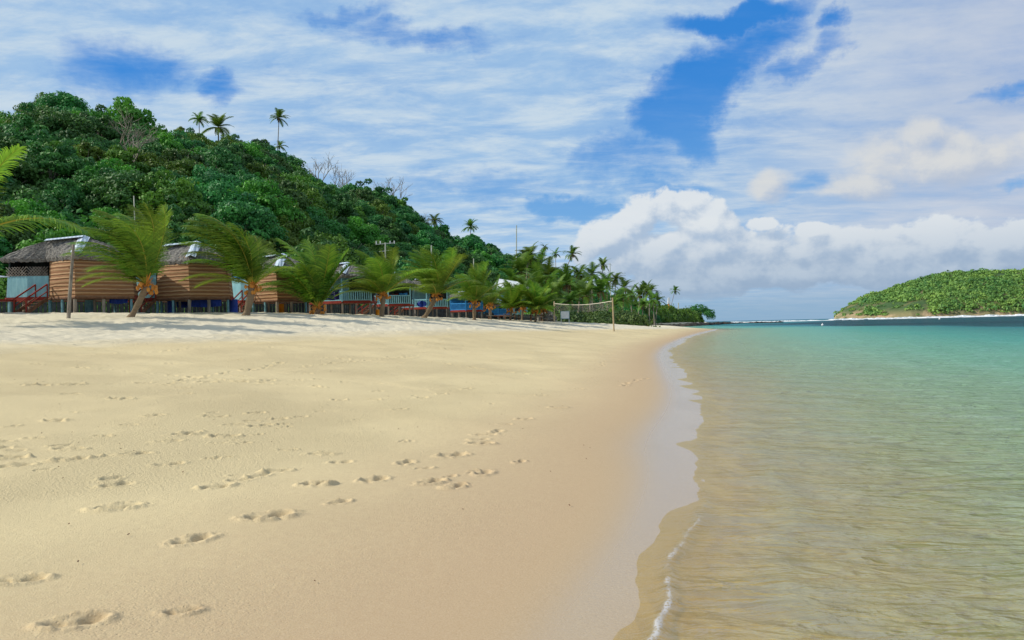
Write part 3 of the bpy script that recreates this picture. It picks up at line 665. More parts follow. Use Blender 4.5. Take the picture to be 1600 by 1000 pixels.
beach_palm(b, t, rnd_spec(74, 20, 35, 84), 7, 'darker palm with an orange base immediately left of the white roof', .16, L=3.2, wind=.4, mat=M_palmd)
for i, (px, D, ty, L_) in enumerate(((797, 92, 484, 3.2), (815, 98, 483, 3.2), (836, 92, 486, 3.3), (848, 100, 484, 4.0), (752, 104, 482, 3.0))):
    b = gp(px, 500, D); t = at(px+2, ty, D)
    beach_palm(b, t, rnd_spec(80+i, 20, 20, 84), 20+i, ('small palm behind the bench left of the picnic tables', 'yellow green small palm above the picnic tables', 'small palm with pale lower fronds left of the rubble heap', 'dark taller palm growing beside the rubble heap', 'low bushy palm behind the bright blue porches')[i],
               .13, L=L_, wind=.3, mat=(M_palm, M_palm, M_palm, M_palmd, M_palm)[i], lw=.09)
# the palm just outside the left edge: its fronds reach into view
D = 36; p = at(-70, 430, D); b = (p[0], p[1], gz(p[0], p[1]))
beach_palm(b, at(-62, 380, D), [(0, 26, 1.1, -.15), (5, 68, .92, .15), (200, 60, 1, 0), (120, 60, 1, 0), (160, 45, 1, 0), (90, 75, 1, 0), (250, 55, .9, 0), (230, 40, 1, 0)], 30,
           'palm at the left edge of the beach whose long fronds arch into view', .2, L=5.4, wind=.12, lw=.09, group=None)
# tall coconut palms
pv = []
for i in range(5):
    g = random.Random(400+i); lb = MB(); tone = []
    for k in range(20 if i < 3 else 15):
        e = g.uniform(-25, 75); tone += frond(lb, lb, (0, 0, 0), R(k*137.5), R(e), g.uniform(3.0, 4.0), g, .18, 1.0, 26, .17, .28, 2)
        tone = tone+[.3]*(len(lb.v)-len(tone)) if len(lb.v) > len(tone) else tone
    dead = MB()
    me = lb.build('crown', M_palmd); addtone(me.data, [t for t in tone]); m_ = me.data; bpy.data.objects.remove(me); pv.append(m_)
def tall_palm(px, D, py_top, py_base=None, px_base=None, label='', group=None, var=0, sc=1.0, dead=True, z0=None):
    top = Vector(at(px, py_top, D)); q_ = at(px_base if px_base is not None else px, py_top, D)
    z = z0 if z0 is not None else float(hill(np.array([q_[0]]), np.array([q_[1]]))[0][0]); b = Vector((q_[0], q_[1], z))
    root = empty('coconut_palm', b); tag(root, label, 'palm tree', group); t = top-b; mb = MB()
    mb.tube([(t.x*u**1.2, t.y*u, t.z*u-.5*(1-u)) for u in (0, .15, .3, .5, .7, .85, 1)], [.26*sc, .2*sc, .17*sc, .15*sc, .14*sc, .13*sc, .12*sc], 7)
    mb.build('trunk', M_barkg, root, True)
    c_ = link(bpy.data.objects.new('crown', pv[var]), root); c_.location = t; c_.rotation_euler = (0, 0, px*.7); c_.scale = (sc,)*3
    sb = MB(); g = random.Random(int(px))
    for k in range(7):
        a = g.uniform(0, 6.28); sb.tube([t, t+Vector((math.cos(a)*.5, math.sin(a)*.5, -.2))*sc, t+Vector((math.cos(a)*.7, math.sin(a)*.7, -1.7*g.uniform(.5, 1)))*sc], [.06, .16*sc, .05], 4)
    sb.build('dead_leaves', M_dead, root); return root
tall_palm(436, 210, 184, px_base=430, label='lone tall palm standing clear on the ridge with its trunk showing', var=0, sc=.82)
tall_palm(437, 211, 228, label='short palm at the foot of the lone ridge palm', var=3, sc=.62)
tall_palm(341, 185, 199, label='big dark palm on the skyline left of the lone tall palm', var=1, sc=1.15)
tall_palm(311, 188, 187, label='small palm on the skyline just left of the big dark one', var=2, sc=.7)
tall_palm(679, 240, 345, label='bushy palm on the ridge right of the bright skyline trees', var=2, sc=.9)
tall_palm(735, 250, 354, label='palm on the ridge directly left of the pale mast', var=1, sc=.85)
tall_palm(894, 190, 397, px_base=868, label='palm with a long trunk leaning right high above the beach grove', var=0, sc=.72, z0=8)
tall_palm(942, 200, 415, px_base=936, label='tall upright palm standing above the grove near the middle of the skyline', var=1, sc=.70, z0=6)
tall_palm(962, 190, 436, px_base=958, label='palm crowned just above the right volleyball post', var=2, sc=.78, z0=3)
tall_palm(1055, 360, 454, px_base=1042, label='lone palm on the headland with a slim trunk leaning right', var=0, sc=.82, z0=2)
tall_palm(851, 265, 386, label='tiny palm on the falling ridge, left of two', var=3, sc=.62)
tall_palm(868, 262, 397, label='tiny palm on the falling ridge, right of two', var=4, sc=.7)
GL = 'coconut palm crowded in the grove behind the volleyball net'
GP = ((825, 402, 175, 1.15), (815, 425, 160, 1.2), (832, 420, 185, 1.2), (845, 412, 200, 1.1), (858, 430, 170, 1.1), (802, 440, 150, 1.0), (885, 445, 160, 1.15), (905, 430, 180, 1.0), (922, 442, 175, 1.0), (925, 428, 190, .9),
                                    (938, 455, 165, 1.0), (915, 462, 155, .9), (948, 440, 195, .9), (975, 450, 200, .95), (985, 462, 215, 1.0), (970, 468, 175, .9), (1000, 462, 240, .95), (1015, 456, 260, 1.0), (1020, 468, 235, .9), (1028, 470, 270, .9), (1005, 476, 230, .8),
                                    (870, 458, 150, 1.0), (890, 470, 140, .8), (855, 450, 145, 1.05), (840, 445, 140, 1.1), (958, 478, 150, .7), (1008, 454, 265, .9), (908, 450, 165, 1.0), (820, 450, 135, .9), (1012, 448, 268, .7))
rowof = lambda D: 'front' if D < 152 else 'middle' if D < 190 else 'back'
for i, (px, py, D, sc) in enumerate(GP):
    rw = sorted(p_[0] for p_ in GP if rowof(p_[2]) == rowof(D)); GL = 'coconut palm, '+ordinal(rw.index(px), len(rw))+' in the '+rowof(D)+' row of the grove'
    tall_palm(px, D, py, px_base=px+random.uniform(-9, 7), label=GL, group='grove palms behind the volleyball net', var=i % 5, sc=sc*1.12)

# ------------------------------------------------------------------ scrub banks, headland trees, rocks
def scrub(name, pts, label, mat, dens_=60, h=2.2, seed=0, ls=.5):
    g = np.random.default_rng(seed); P_, N_, T_ = [], [], []
    for (px, D, wd, hh) in pts:
        n = int(dens_*wd*hh); c_ = at(px, 500, D); z = max(.1, float(hill(np.array([c_[0]]), np.array([c_[1]]))[0][0])) if D > 120 else gz(c_[0], c_[1])
        d = g.normal(size=(n, 3)); d[:, 2] = np.abs(d[:, 2]); d /= np.linalg.norm(d, axis=1)[:, None]; rr = g.uniform(.7, 1.08, (n, 1))*(1+.2*np.sin(d[:, :1]*6+px)*np.cos(d[:, 1:2]*5))
        P_.append(np.array([c_[0], c_[1], z])+d*rr*np.array([wd/2, wd/2, hh])); q_ = d+g.normal(size=(n, 3))*.5; N_.append(q_/np.linalg.norm(q_, axis=1)[:, None]); T_.append(np.clip(g.uniform(0, .6)+g.uniform(0, .4, n), 0, 1))
    P_, N_, T_ = map(np.concatenate, (P_, N_, T_)); V, Q, T = quads(g, P_, N_, g.uniform(.6, 1.3, len(P_))*ls, T_)
    return tag(link(bpy.data.objects.new(name, np_mesh(name, V, Q, mat, {'tone': T}))), label, 'bushes', None, 'stuff')
gq = random.Random(9)
scrub('scrub_bank', [(gq.uniform(868, 1000), gq.uniform(118, 150), gq.uniform(4, 8), gq.uniform(1.6, 3.0)) for _ in range(46)], 'low tangled scrub bank behind the volleyball net', M_scrub, 60, seed=1, ls=.42)
scrub('scrub_bank', [(990+i*2.9+gq.uniform(-3, 3), 262+i*3.6+gq.uniform(-5, 12), gq.uniform(7, 12), gq.uniform(3, 6.5)) for i in range(34)], 'dense green shore bushes along the headland above dark rocks', M_leaf2, 34, seed=2, ls=.8)
scrub('scrub_bank', [(gq.uniform(-60, 790), 0, 0, 0) for _ in range(0)]+[(px_, np.interp(px_, [0, 400, 640, 800], [64, 76, 104, 138])+gq.uniform(-3, 3), gq.uniform(4, 7), gq.uniform(2.5, 4.2)) for px_ in range(-60, 850, 14)], 'shady bushes at the foot of the hill behind the huts', M_leaf2, 55, seed=3, ls=.34)
for px, D, vi, sc, szz, lb in ((1090, 430, 1, 1.5, .95, 'rounded tree at the very tip of the headland'), (1072, 420, 0, 1.1, .9, 'low spreading tree left of the headland tip tree'), (1058, 400, 3, 1.1, .9, 'green tree under the lone headland palm'),
                              (1040, 350, 6, 1.2, .9, 'bright leafy tree at the start of the headland'), (1022, 310, 5, 1.1, .8, 'dark tree by the right end of the palm grove')):
    p = at(px, 500, D); tree('shore_tree', (p[0], p[1], .6), vi, sc, px, lb, szz=szz)
m = M_rock = newmat('dark_rock'); P = geopos(); pr(mix(noise(P, 1.5, 6), (.012, .012, .012), (.09, .08, .065)), .85, bump(noise(P, 2.5, 5), 1, .3))
m = M_rub = newmat('pale_rock'); P = geopos(); pr(mix(noise(P, 2.5, 5), (.10, .095, .085), (.42, .40, .36)), .9, bump(noise(P, 6, 5), 1, .1))
rk = MB()
for i in range(150):
    u = gq.random(); k_ = 10*u; q_ = (np.interp(u, [0, .25, .5, .75, 1], [30, 42, 60, 86, 122]), np.interp(u, [0, .25, .5, .75, 1], [196, 240, 283, 345, 445])); s_ = gq.uniform(.5, 1.7)
    rk.blob((q_[0]+gq.uniform(-3, 1.5), q_[1]+gq.uniform(-3, 3), .2), (s_*1.5, s_, s_*.55), 4, .3, i)
for i in range(26): rk.blob((118+i*1.3, 448+gq.uniform(-4, 4), .05), (2, 1.3, gq.uniform(.3, .7)), 4, .3, i)
tag(rk.build('shore_rocks', M_rock), 'dark lava rocks strung along the waterline of the headland', 'rocks', None, 'stuff')
rk = MB()
for i in range(130):
    px = gq.uniform(842, 868); D_ = gq.uniform(99, 104); p = gp(px, 500, D_); hh = 1.35*math.sin((px-840)/30*math.pi)**.6; rk.blob((p[0], p[1], p[2]+gq.uniform(0, hh)), (gq.uniform(.12, .3), gq.uniform(.12, .3), gq.uniform(.1, .22)), 3, .3, i)
tag(rk.build('rubble_heap', M_rub), 'heap of grey and white rubble stones left of the volleyball net', 'rocks', None, 'stuff')

# ------------------------------------------------------------------ hut materials
def simple(name, a, b, sc=3, rough=.8, stretch=(1, 1, 1), bmp=.3):
    m = newmat(name); P = mapv(objco(), stretch); n_ = noise(P, sc, 5, .6); pr(mix(n_.step(.3, .7), a, b), rough, bump(n_, bmp, .02)); return m
M_blind = newmat('palm_leaf_blind'); P = objco(); x_, y_, z_ = sep(P)
wob = noise(mapv(P, (.6, .6, 2)), 2.2, 4, .6); st = ((z_*27.0+wob*3.6)._m('SINE')); st2 = ((z_*46.0+wob*4)._m('SINE'))
pr(mix((st*.5+.5).pow(3.0)*.6, mix(noise(mapv(P, (1, 1, 14)), 3, 4), (.17, .080, .036), (.31, .155, .070)), (.56, .37, .20)), .85, bump(st*.6+st2*.3, .8, .04))
M_thatch = simple('thatch', (.075, .070, .066), (.25, .235, .21), 7, .95, (1, 1, 2.4), 1.0)
M_blue = newmat('pale_blue_boards'); P = objco(); x_, y_, z_ = sep(P); bd = (x_*7.0+y_*4.0)._m('FRACT').step(.0, .08)
pr(mix(noise(mapv(P, (2, 2, .4)), 3, 4).step(.35, .7), (.20, .42, .47), (.27, .52, .56)), .6, bump(bd, .8, .02))
M_blueb = simple('bright_blue_paint', (.03, .20, .50), (.05, .30, .62))
M_red = simple('red_paint', (.17, .018, .012), (.28, .035, .02))
M_post = simple('weathered_post', (.14, .115, .09), (.34, .30, .25), 5, .9, (1, 1, .3))
M_bpost = simple('blue_post', (.09, .22, .27), (.17, .33, .37), 4)
M_brown = simple('brown_wood', (.10, .05, .028), (.20, .10, .055), 5, .85, (1, 1, .4))
M_metal = newmat('roof_sheet'); P = objco(); pr(mix(noise(P, 1.5, 4), (.40, .50, .60), (.62, .68, .74)), .45, bump((sep(P)[0]*30)._m('SINE'), .5, .02), .5, .1)
M_white = simple('white_roof', (.62, .66, .68), (.78, .80, .80), .7, .5)
M_tarp = simple('blue_tarp', (.008, .03, .20), (.012, .05, .32), 2, .5)
M_orange = simple('orange_cloth', (.75, .22, .01), (.85, .35, .02))
M_dark = simple('shade_dark_boards', (.010, .016, .018), (.03, .042, .045))  # near black: shade behind the huts put into the colour; also back walls, windows
M_navy = newmat('navy_cloth'); pr(mix(voro(objco(), 7).step(.13, .16), (.75, .75, .8), (.012, .012, .10)), .8)
M_pole = simple('bleached_pole', (.34, .26, .15), (.50, .40, .26), 4, .85, (1, 1, .3))
M_wpaint = simple('white_paint', (.62, .64, .64), (.78, .78, .77))
M_steel = simple('pale_pole', (.40, .42, .36), (.55, .58, .48))
M_rope = simple('rope', (.55, .5, .4), (.7, .65, .55))
def thatch_roof(parent, eave, ridge, zE, th=.26, seed=0, cap=True, capidx=None):
    """eave: list of (x,y); ridge: list of 3D points; builds hip roof as dense shaggy mesh"""
    g = random.Random(seed); n = len(eave); mb = MB(); step = 7; cap_lines = []
    rp = [Vector(r_) for r_ in ridge]
    def near(p): return min(rp, key=lambda r_: (Vector((p[0], p[1], 0))-Vector((r_.x, r_.y, 0))).length)
    tops = [near(p) for p in eave]
    for i in range(n):
        a, b = eave[i], eave[(i+1) % n]; ta, tb = tops[i], tops[(i+1) % n]; A = Vector((a[0], a[1], zE)); B = Vector((b[0], b[1], zE)); k = max(3, int((B-A).length/.16)); mrow = 9
        rows = []
        for j in range(mrow+1):
            t = j/mrow; sag = .10*math.sin(t*math.pi); row = []
            for u in range(k+1):
                f = u/k; lo = A.lerp(B, f); hi = ta.lerp(tb, f); p = lo.lerp(hi, t); p.z += sag
                if 0 < u < k: p += Vector((g.uniform(-.03, .03), g.uniform(-.03, .03), g.uniform(-.045, .045)))
                if j == 0 and 0 < u < k: p.z -= g.uniform(0, .09)
                row.append(p)
            rows.append(row)
        n0 = len(mb.v)
        for row in rows: mb.v += row
        for j in range(mrow):
            for u in range(k): mb.f.append([n0+j*(k+1)+u, n0+j*(k+1)+u+1, n0+(j+1)*(k+1)+u+1, n0+(j+1)*(k+1)+u])
        # thick edge and underside
        c0_ = Vector((sum(e[0] for e in eave)/n, sum(e[1] for e in eave)/n, zE)); low = [p+Vector((0, 0, -th*.8))+(c0_-p)*.06 for p in rows[0]]; m0_ = len(mb.v); mb.v += low; k1 = k+1
        for u in range(k): mb.f.append([m0_+u, m0_+u+1, n0+u+1, n0+u])
        mb.poly([low[0], low[-1], tb-Vector((0, 0, th)), ta-Vector((0, 0, th))])
        # loose straws hanging at the eave
        for s in range(int((B-A).length*26)):
            f = g.random(); t = g.random()**2*.9; p = A.lerp(B, f).lerp(ta.lerp(tb, f), t); p.z += .10*math.sin(t*math.pi)+.02; out = (Vector((p.x, p.y, 0))-Vector((c0_.x, c0_.y, 0))).normalized(); L_ = g.uniform(.15, .38)
            e_ = p+out*L_*.55+Vector((g.uniform(-.1, .1), g.uniform(-.1, .1), -L_*.62)); w_ = (B-A).normalized()*.018; mb.poly([p-w_, p+w_, e_+w_*.4+Vector((0, 0, .0)), e_-w_*.4])
    ro = mb.build('roof', M_thatch, parent)
    if cap:
        for i_ in range(len(rp)-1): cap_lines.append((rp[i_], rp[i_+1], .34))
        for ci in (capidx or ()): e_ = Vector((eave[ci][0], eave[ci][1], zE)); cap_lines.append((tops[ci], tops[ci].lerp(e_, .96)+Vector((0, 0, .05)), .30))
        for a, b, w_ in cap_lines:
            d = (b-a).normalized(); s = d.cross(Vector((0, 0, 1))).normalized()*w_; cm = MB(); h = Vector((0, 0, .13)); dr = Vector((0, 0, -.13))
            cm.slab([a+h, b+h, b+h+s+dr, a+h+s+dr], .02); cm.slab([b+h, a+h, a+h-s+dr, b+h-s+dr], .02); cm.build('ridge_cap', M_metal, ro)
    return ro
def wallpanel(name, mat, parent, A, B, z0, z1, inset=.0, th=.05, cx=0, cy=0, nx=10, nz=8, bulge=0.0):
    """a panel between plan points A and B, leaning inwards by inset at the top, bulging out in the middle"""
    A = Vector((*A, 0)); B = Vector((*B, 0)); c_ = Vector((cx, cy, 0)); mb = MB(); nrm = (B-A).cross(Vector((0, 0, 1))).normalized()
    if nrm.dot((A+B)/2-c_) < 0: nrm = -nrm
    for off in (0, -th):
        for j in range(nz+1):
            t = j/nz
            for i in range(nx+1):
                f = i/nx; p = A.lerp(B, f); p = p+(c_-p)*inset*t; p = p+nrm*(bulge*math.sin(f*math.pi)*math.sin(t*math.pi)+off); p.z = z0+(z1-z0)*t; mb.v.append(p)
    W = nx+1; N = W*(nz+1)
    for j in range(nz):
        for i in range(nx): a = j*W+i; mb.f.append([a, a+1, a+W+1, a+W]); mb.f.append([N+a, N+a+W, N+a+W+1, N+a+1])
    per = [i for i in range(W)]+[j*W+nx for j in range(1, nz+1)]+[nz*W+i for i in range(nx-1, -1, -1)]+[j*W for j in range(nz-1, 0, -1)]
    for a, b in zip(per, per[1:]+per[:1]): mb.f.append([a, N+a, N+b, b])
    return mb.build(name, mat, parent)
def stairs(parent, foot, head, wd=.8, rail=M_red):
    A, B = Vector(foot), Vector(head); d = B-A; s = d.cross(Vector((0, 0, 1))).normalized()*wd/2; mb = MB()
    for sg in (-1, 1): mb.beam(A+s*sg, B+s*sg, .05, .2)
    for i in range(5): p = A+d*((i+.6)/5.4); n0 = s.normalized(); mb.beam(p-s, p+s, .24, .04)
    st_ = mb.build('stairs', M_brown, parent); h = Vector((0, 0, .85))
    for sg in (-1, 1):
        rm = MB(); rm.beam(A+s*sg, A+s*sg+h, .07); rm.beam(B+s*sg, B+s*sg+h, .07); rm.beam(A+s*sg+h, B+s*sg+h, .05, .08); rm.beam(A+s*sg+h*.5, B+s*sg+h*.5, .04, .05); rm.build('handrail', rail, st_)
def fale(px, D, wb, wl, wr, label, fl=.9, wh=2.15, rh=1.05, blue2=False, rz=0.0, back=3.0, seed=0, stairs_at=True):
    """brown-blind hut; px = column of its nearest corner"""
    p = gp(px, 488, D); root = empty('beach_hut', p, math.atan2(-p[0], p[1])*.75+rz); tag(root, label, 'hut', 'thatched huts standing on stilts in a row')
    v = [(-wl-wb, 2.7), (-wl-wb*.5, 2.15), (-wl, 1.9), (0, 0), (wr, .95), (wr+.1, back), (wr-1.2, back+1.1), (-wl-wb+.5, back+1.1), (-wl-wb-.1, back)]
    cx = (wr-wl-wb)/2; cy = (back+1)/2; n = len(v)
    dk = MB(); dk.slab([(x*1.0, y, fl) for x, y in v], .10); dk.build('deck', M_brown, root)
    for i in range(n):
        a, b = Vector((*v[i], 0)), Vector((*v[(i+1) % n], 0)); fm = MB(); outw = ((a+b)/2-Vector((cx, cy, 0))).normalized()*.03
        hh = .22 if i not in (2, 3) else .09
        fm.beam(a+outw+Vector((0, 0, fl-.02)), b+outw+Vector((0, 0, fl-.02)), .04, hh); fm.build('fascia', M_red if i not in (2, 3) else M_brown, root)
    posts = v+[((v[3][0]+v[4][0])/2, (v[3][1]+v[4][1])/2), ((v[2][0]+v[3][0])/2, (v[2][1]+v[3][1])/2), (cx, cy), (cx-1.2, cy+.3), (cx+1.3, cy)]
    for i, (x, y) in enumerate(posts):
        pm = MB(); x2 = x+(cx-x)*.05; y2 = y+(cy-y)*.05; pm.tube([(x2, y2, -.5), (x2, y2, fl-.12)], .10 if i in (3, 9) else .075, 8); pm.build('stilt', M_post if i % 2 else M_bpost, root)
    bm_h = fl+1.25
    for i in (0, 1): wallpanel('board_wall', M_blue, root, v[i], v[i+1], fl+.1, bm_h+(.45 if not blue2 else .1), .02, .04, cx, cy, 4, 3)
    if blue2:
        for i in (0, 1):
            lt_ = MB(); a, b = Vector((*v[i], bm_h+.1)), Vector((*v[i+1], bm_h+.1)); k = 7
            for t in range(-3, k+3):
                for sg in (0, 1):
                    f0 = t/k; f1 = f0+3/k*(1 if sg else -1); z0_, z1_ = 0, .55
                    if f0 < 0 or f0 > 1: continue
                    f1c = min(1, max(0, f1)); zc = z1_*abs((f1c-f0)/(3/k)); lt_.beam(a.lerp(b, f0)+Vector((0, 0, z0_)), a.lerp(b, f1c)+Vector((0, 0, zc)), .03, .035)
            lt_.build('lattice', M_post, root)
    else:
        for i in (0, 1):
            op = MB(); a, b = Vector((*v[i], bm_h+.55)), Vector((*v[i+1], bm_h+.55)); op.beam(a, b, .06, .12); op.build('rail', M_blueb, root)
    for i in (2, 3): wallpanel('woven_blind', M_blind, root, v[i], v[i+1], fl+.03, fl+wh, .10, .06, cx, cy, 14, 12, .16)
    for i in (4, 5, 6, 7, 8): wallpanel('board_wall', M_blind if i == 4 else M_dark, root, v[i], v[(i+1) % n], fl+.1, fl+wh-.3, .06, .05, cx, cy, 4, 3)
    ev = [(cx+(x-cx)*1.10, cy+(y-cy)*1.08) for x, y in v]; zE = fl+wh-.18
    ridge = [(.35, 1.7, fl+wh+rh), (-wl*.5-wb*.4, 2.2, fl+wh+rh-.22)]
    thatch_roof(root, ev, ridge, zE, seed=seed, capidx=(3,))
    if stairs_at: stairs(root, (-wl-wb*.4-.3, .5, .0), (-wl-.35, 1.85, fl-.02))
    return root
fale(118, 46.5, 2.3, 1.65, 3.05, 'thatched hut nearest the left edge, its brown woven wall behind the tall leaning pole', blue2=True, seed=1, rh=1.05, fl=.92, wh=2.6)
fale(297, 50, 1.75, 2.2, 2.35, 'second thatched hut with sunlit brown blinds between the two windblown palms', seed=2, fl=.92, wh=2.6, rh=1.0)
fale(434, 57, 1.7, 1.9, 2.05, 'third and narrowest hut with brown blinds, right of the thick trunked palm', seed=3, fl=.9, wh=2.4, rh=.95)
def porch(px, D, wl, wr, label, fl=.85, wh=2.0, rh=1.0, railm=None, walls=None, seed=0, roof=True, ywall=1.3, bk=3.2):
    p = gp(px, 490, D); root = empty('porch_hut', p); tag(root, label, 'hut', 'open porch huts in a row')
    railm = railm or M_blue; walls = walls or M_dark
    v = [(-wl, 1.0), (0, 0), (wr, .7), (wr, bk), (-wl, bk)]; cx = (wr-wl)/2; cy = bk/2
    dk = MB(); dk.slab([(x, y, fl) for x, y in v], .1); dk.build('deck', M_brown, root); n = len(v)
    for i in range(n):
        a, b = Vector((*v[i], fl-.03)), Vector((*v[(i+1) % n], fl-.03)); o_ = ((a+b)/2-Vector((cx, cy, 0))); o_.z = 0; o_ = o_.normalized()*.03; fm = MB(); fm.beam(a+o_, b+o_, .04, .2); fm.build('fascia', M_red, root)
    for i, (x, y) in enumerate(v+[((v[0][0])/2, .5), (wr/2, .35), (cx, cy), (cx+.8, cy-.5), (cx-.8, cy-.4)]):
        pm = MB(); pm.box((x*.96, y+.06, (fl-.6)/2), (.13, .13, fl+.5)); pm.build('stilt', M_post, root)
    for i in (0, 1, 2, 4):
        a, b = Vector((*v[i], fl)), Vector((*v[(i+1) % n], fl)); rm = MB(); up_ = Vector((0, 0, 1))
        if i in (0, 1): rm.beam(a+up_*.82, b+up_*.82, .06, .08); rm.beam(a+up_*.12, b+up_*.12, .05, .07)
        if i in (0, 1):
            k = int((b-a).length/.17)
            for u in range(k+1): f = u/max(k, 1); q_ = a.lerp(b, f); rm.beam(q_+up_*.1, q_+up_*.82, .09, .03)
            rm.build('railing', railm, root)
    for (x, y) in v: pm = MB(); pm.box((x, y, fl+wh/2), (.11, .11, wh)); pm.build('column', railm, root)
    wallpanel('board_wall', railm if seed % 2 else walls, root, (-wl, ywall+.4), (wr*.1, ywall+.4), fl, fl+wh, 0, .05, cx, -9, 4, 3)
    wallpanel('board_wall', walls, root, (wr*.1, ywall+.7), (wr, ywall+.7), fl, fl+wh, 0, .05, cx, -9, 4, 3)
    if roof:
        ev = [(cx+(x-cx)*1.18, cy+(y-cy)*1.2) for x, y in v]; thatch_roof(root, ev, [(.2, 1.5, fl+wh+rh), (-wl*.5, 1.9, fl+wh+rh-.1)], fl+wh-.05, seed=seed, capidx=(1,))
    return root
h4 = porch(535, 64, 3.0, 2.2, 'open hut with pale blue porch and metal capped thatch, behind the trunkless palm', seed=11, fl=.95, wh=2.15)
h5 = porch(607, 72, 1.6, 1.9, 'pale blue railed hut mostly hidden behind the full green palm', seed=12, fl=.95)
h6 = porch(667, 80, 2.6, 2.0, 'porch hut behind the palm whose trunk leans right', seed=13, fl=.9)
h7 = porch(728, 90, 1.8, 1.8, 'bright blue railed porch without thatch left of the palm with a yellow frond', railm=M_blueb, seed=15, fl=.85, wh=1.7, rh=.5)
h8 = porch(778, 104, 2.6, 1.6, 'small bright blue porch beneath the white roof', railm=M_blueb, seed=17, fl=.8, wh=1.5, rh=.5)
stairs(h5, (-2.6, -.3, 0), (-1.7, 1.0, .9)); stairs(h6, (-3.5, -.2, 0), (-2.7, 1.1, .85))
# sliver of a hut at the left edge
p = gp(-52, 488, 44); root = empty('beach_hut', p); tag(root, 'slatted hut cut off by the left edge of the photo', 'hut')
mb = MB()
for i in range(13): mb.box((.2, 0, .75+i*.085), (1.5, .06, .055))
mb.build('slat_wall', M_brown, root); mb = MB(); mb.slab([(-1.2, -.4, 2.1), (1.15, -.4, 1.95), (1.15, 2.0, 2.1), (-1.2, 2.0, 2.4)], .05); mb.build('roof', M_metal, root)
for x in (-.8, .2, 1.2): mb = MB(); mb.box((x, .05, .3), (.12, .12, 1.4)); mb.build('stilt', M_post, root)
mb = MB(); mb.box((.2, 1.2, .72), (2.2, 2.3, .1)); mb.build('deck', M_red, root)
# leaning pole and poles/masts
def pole(name, a, b, r, mat, label, cat, extra=None, group=None):
    a, b = Vector(a), Vector(b); root = empty(name, a); tag(root, label, cat, group); mb = MB(); d = b-a; mb.tube([(0, 0, -.4), d*.33, d*.66, d], [r*1.15, r*1.05, r*.95, r*.8], 8); mb.build('shaft', mat, root)
    if extra: extra(root, d)
    return root
def cleat(root, d): mb = MB(); mb.beam(d*.68+Vector((-.15, 0, 0)), d*.68+Vector((.15, 0, -.02)), .05); mb.build('cleat', M_brown, root)
a = gp(106, 490, 40); b = at(115, 382, 40.2); pole('wooden_pole', a, b, .085, M_post, 'tall rough pole leaning slightly right in front of the first hut', 'pole', cleat)
def xarm(root, d):
    for k, w_ in ((0, 1.2), (-.9, .8)): mb = MB(); mb.beam(d+Vector((-w_, 0, -.2+k)), d+Vector((w_, 0, -.05+k)), .08); mb.build('crossarm', M_steel, root)
    mb = MB(); [mb.tube([d+Vector((x, 0, -.15)), d+Vector((x, 0, .2))], .06, 6) for x in (-1.1, -.6, .6, 1.1)]; mb.build('insulators', M_wpaint, root)
def onb(px, D): p = at(px, 450, D); return (p[0], p[1], float(hill(np.array([p[0]]), np.array([p[1]]))[0][0]))
pole('utility_pole', onb(602, 98), at(602, 379, 98), .09, M_steel, 'utility pole with pale crossarm above the full green palm', 'utility pole', xarm)
pole('mast', onb(216, 62), at(209, 306, 62), .05, M_steel, 'thin pale mast rising behind the first windblown palm', 'mast')
pole('mast', onb(674, 104), at(674, 383, 104), .09, M_steel, 'thin pale mast above the palm with a leaning trunk', 'mast')
pole('mast', onb(740, 122), at(740, 404, 122), .09, M_steel, 'pale post standing above the palm with a yellow frond', 'mast')
pole('mast', onb(807, 235), at(807, 352, 235), .17, M_steel, 'tall pale mast against the sky on the falling ridge', 'mast')
pole('mast', onb(954, 230), at(953, 411, 230), .14, M_steel, 'yellowish mast beside the tall upright grove palm', 'mast')
def tower_extra(root, d): mb = MB(); mb.box((d.x, d.y, d.z-1.0), (1.2, 1.2, 2.6), None, 0, .5); mb.build('panel', M_wpaint, root)
pole('mast', (at(1060, 500, 380)[0], 380, 1), at(1060, 473, 380), .3, M_steel, 'short greenish post right of the lone headland palm', 'mast')
pole('signal_tower', (at(1045, 500, 330)[0], 330, 1), at(1045, 466, 330), .35, M_orange, 'small pink and white tower left of the lone headland palm', 'tower', tower_extra)
# volleyball net
A = gp(866, 501, 97); B = gp(959, 505, 86); root = empty('volleyball_net', A); tag(root, 'volleyball net slung between two rough wooden posts', 'net')
dv = Vector(B)-Vector(A); tA = Vector(at(866, 471, 97))-Vector(A); tB = Vector(at(957, 465, 86))-Vector(A)
mb = MB(); mb.tube([(0, 0, -.3), tA], [.10, .08], 8); mb.build('post', M_pole, root); mb = MB(); mb.tube([dv+Vector((0, 0, -.3)), tB], [.09, .075], 8); mb.build('post', M_pole, root)
mb = MB(); a_ = tA*.9+Vector((0, 0, 0)); b_ = dv+(tB-dv)*.90
for k in range(20):
    f0, f1 = k/20, (k+1)/20; sg = lambda f: Vector((0, 0, -.28*math.sin(f*math.pi)))
    mb.beam(a_.lerp(b_, f0)+sg(f0), a_.lerp(b_, f1)+sg(f1), .035, .055)
mb.build('net_band', M_rope, root)
mb = MB()
for k in range(61):
    f = k/60; s_ = Vector((0, 0, -.28*math.sin(f*math.pi))); p = a_.lerp(b_, f)+s_; mb.beam(p, p-Vector((0, 0, .8)), .006)
for j in range(1, 6):
    for k in range(12):
        f0, f1 = k/12, (k+1)/12; mb.beam(a_.lerp(b_, f0)+Vector((0, 0, -.28*math.sin(f0*math.pi)-.16*j)), a_.lerp(b_, f1)+Vector((0, 0, -.28*math.sin(f1*math.pi)-.16*j)), .006)
mb.build('mesh', M_rope, root)
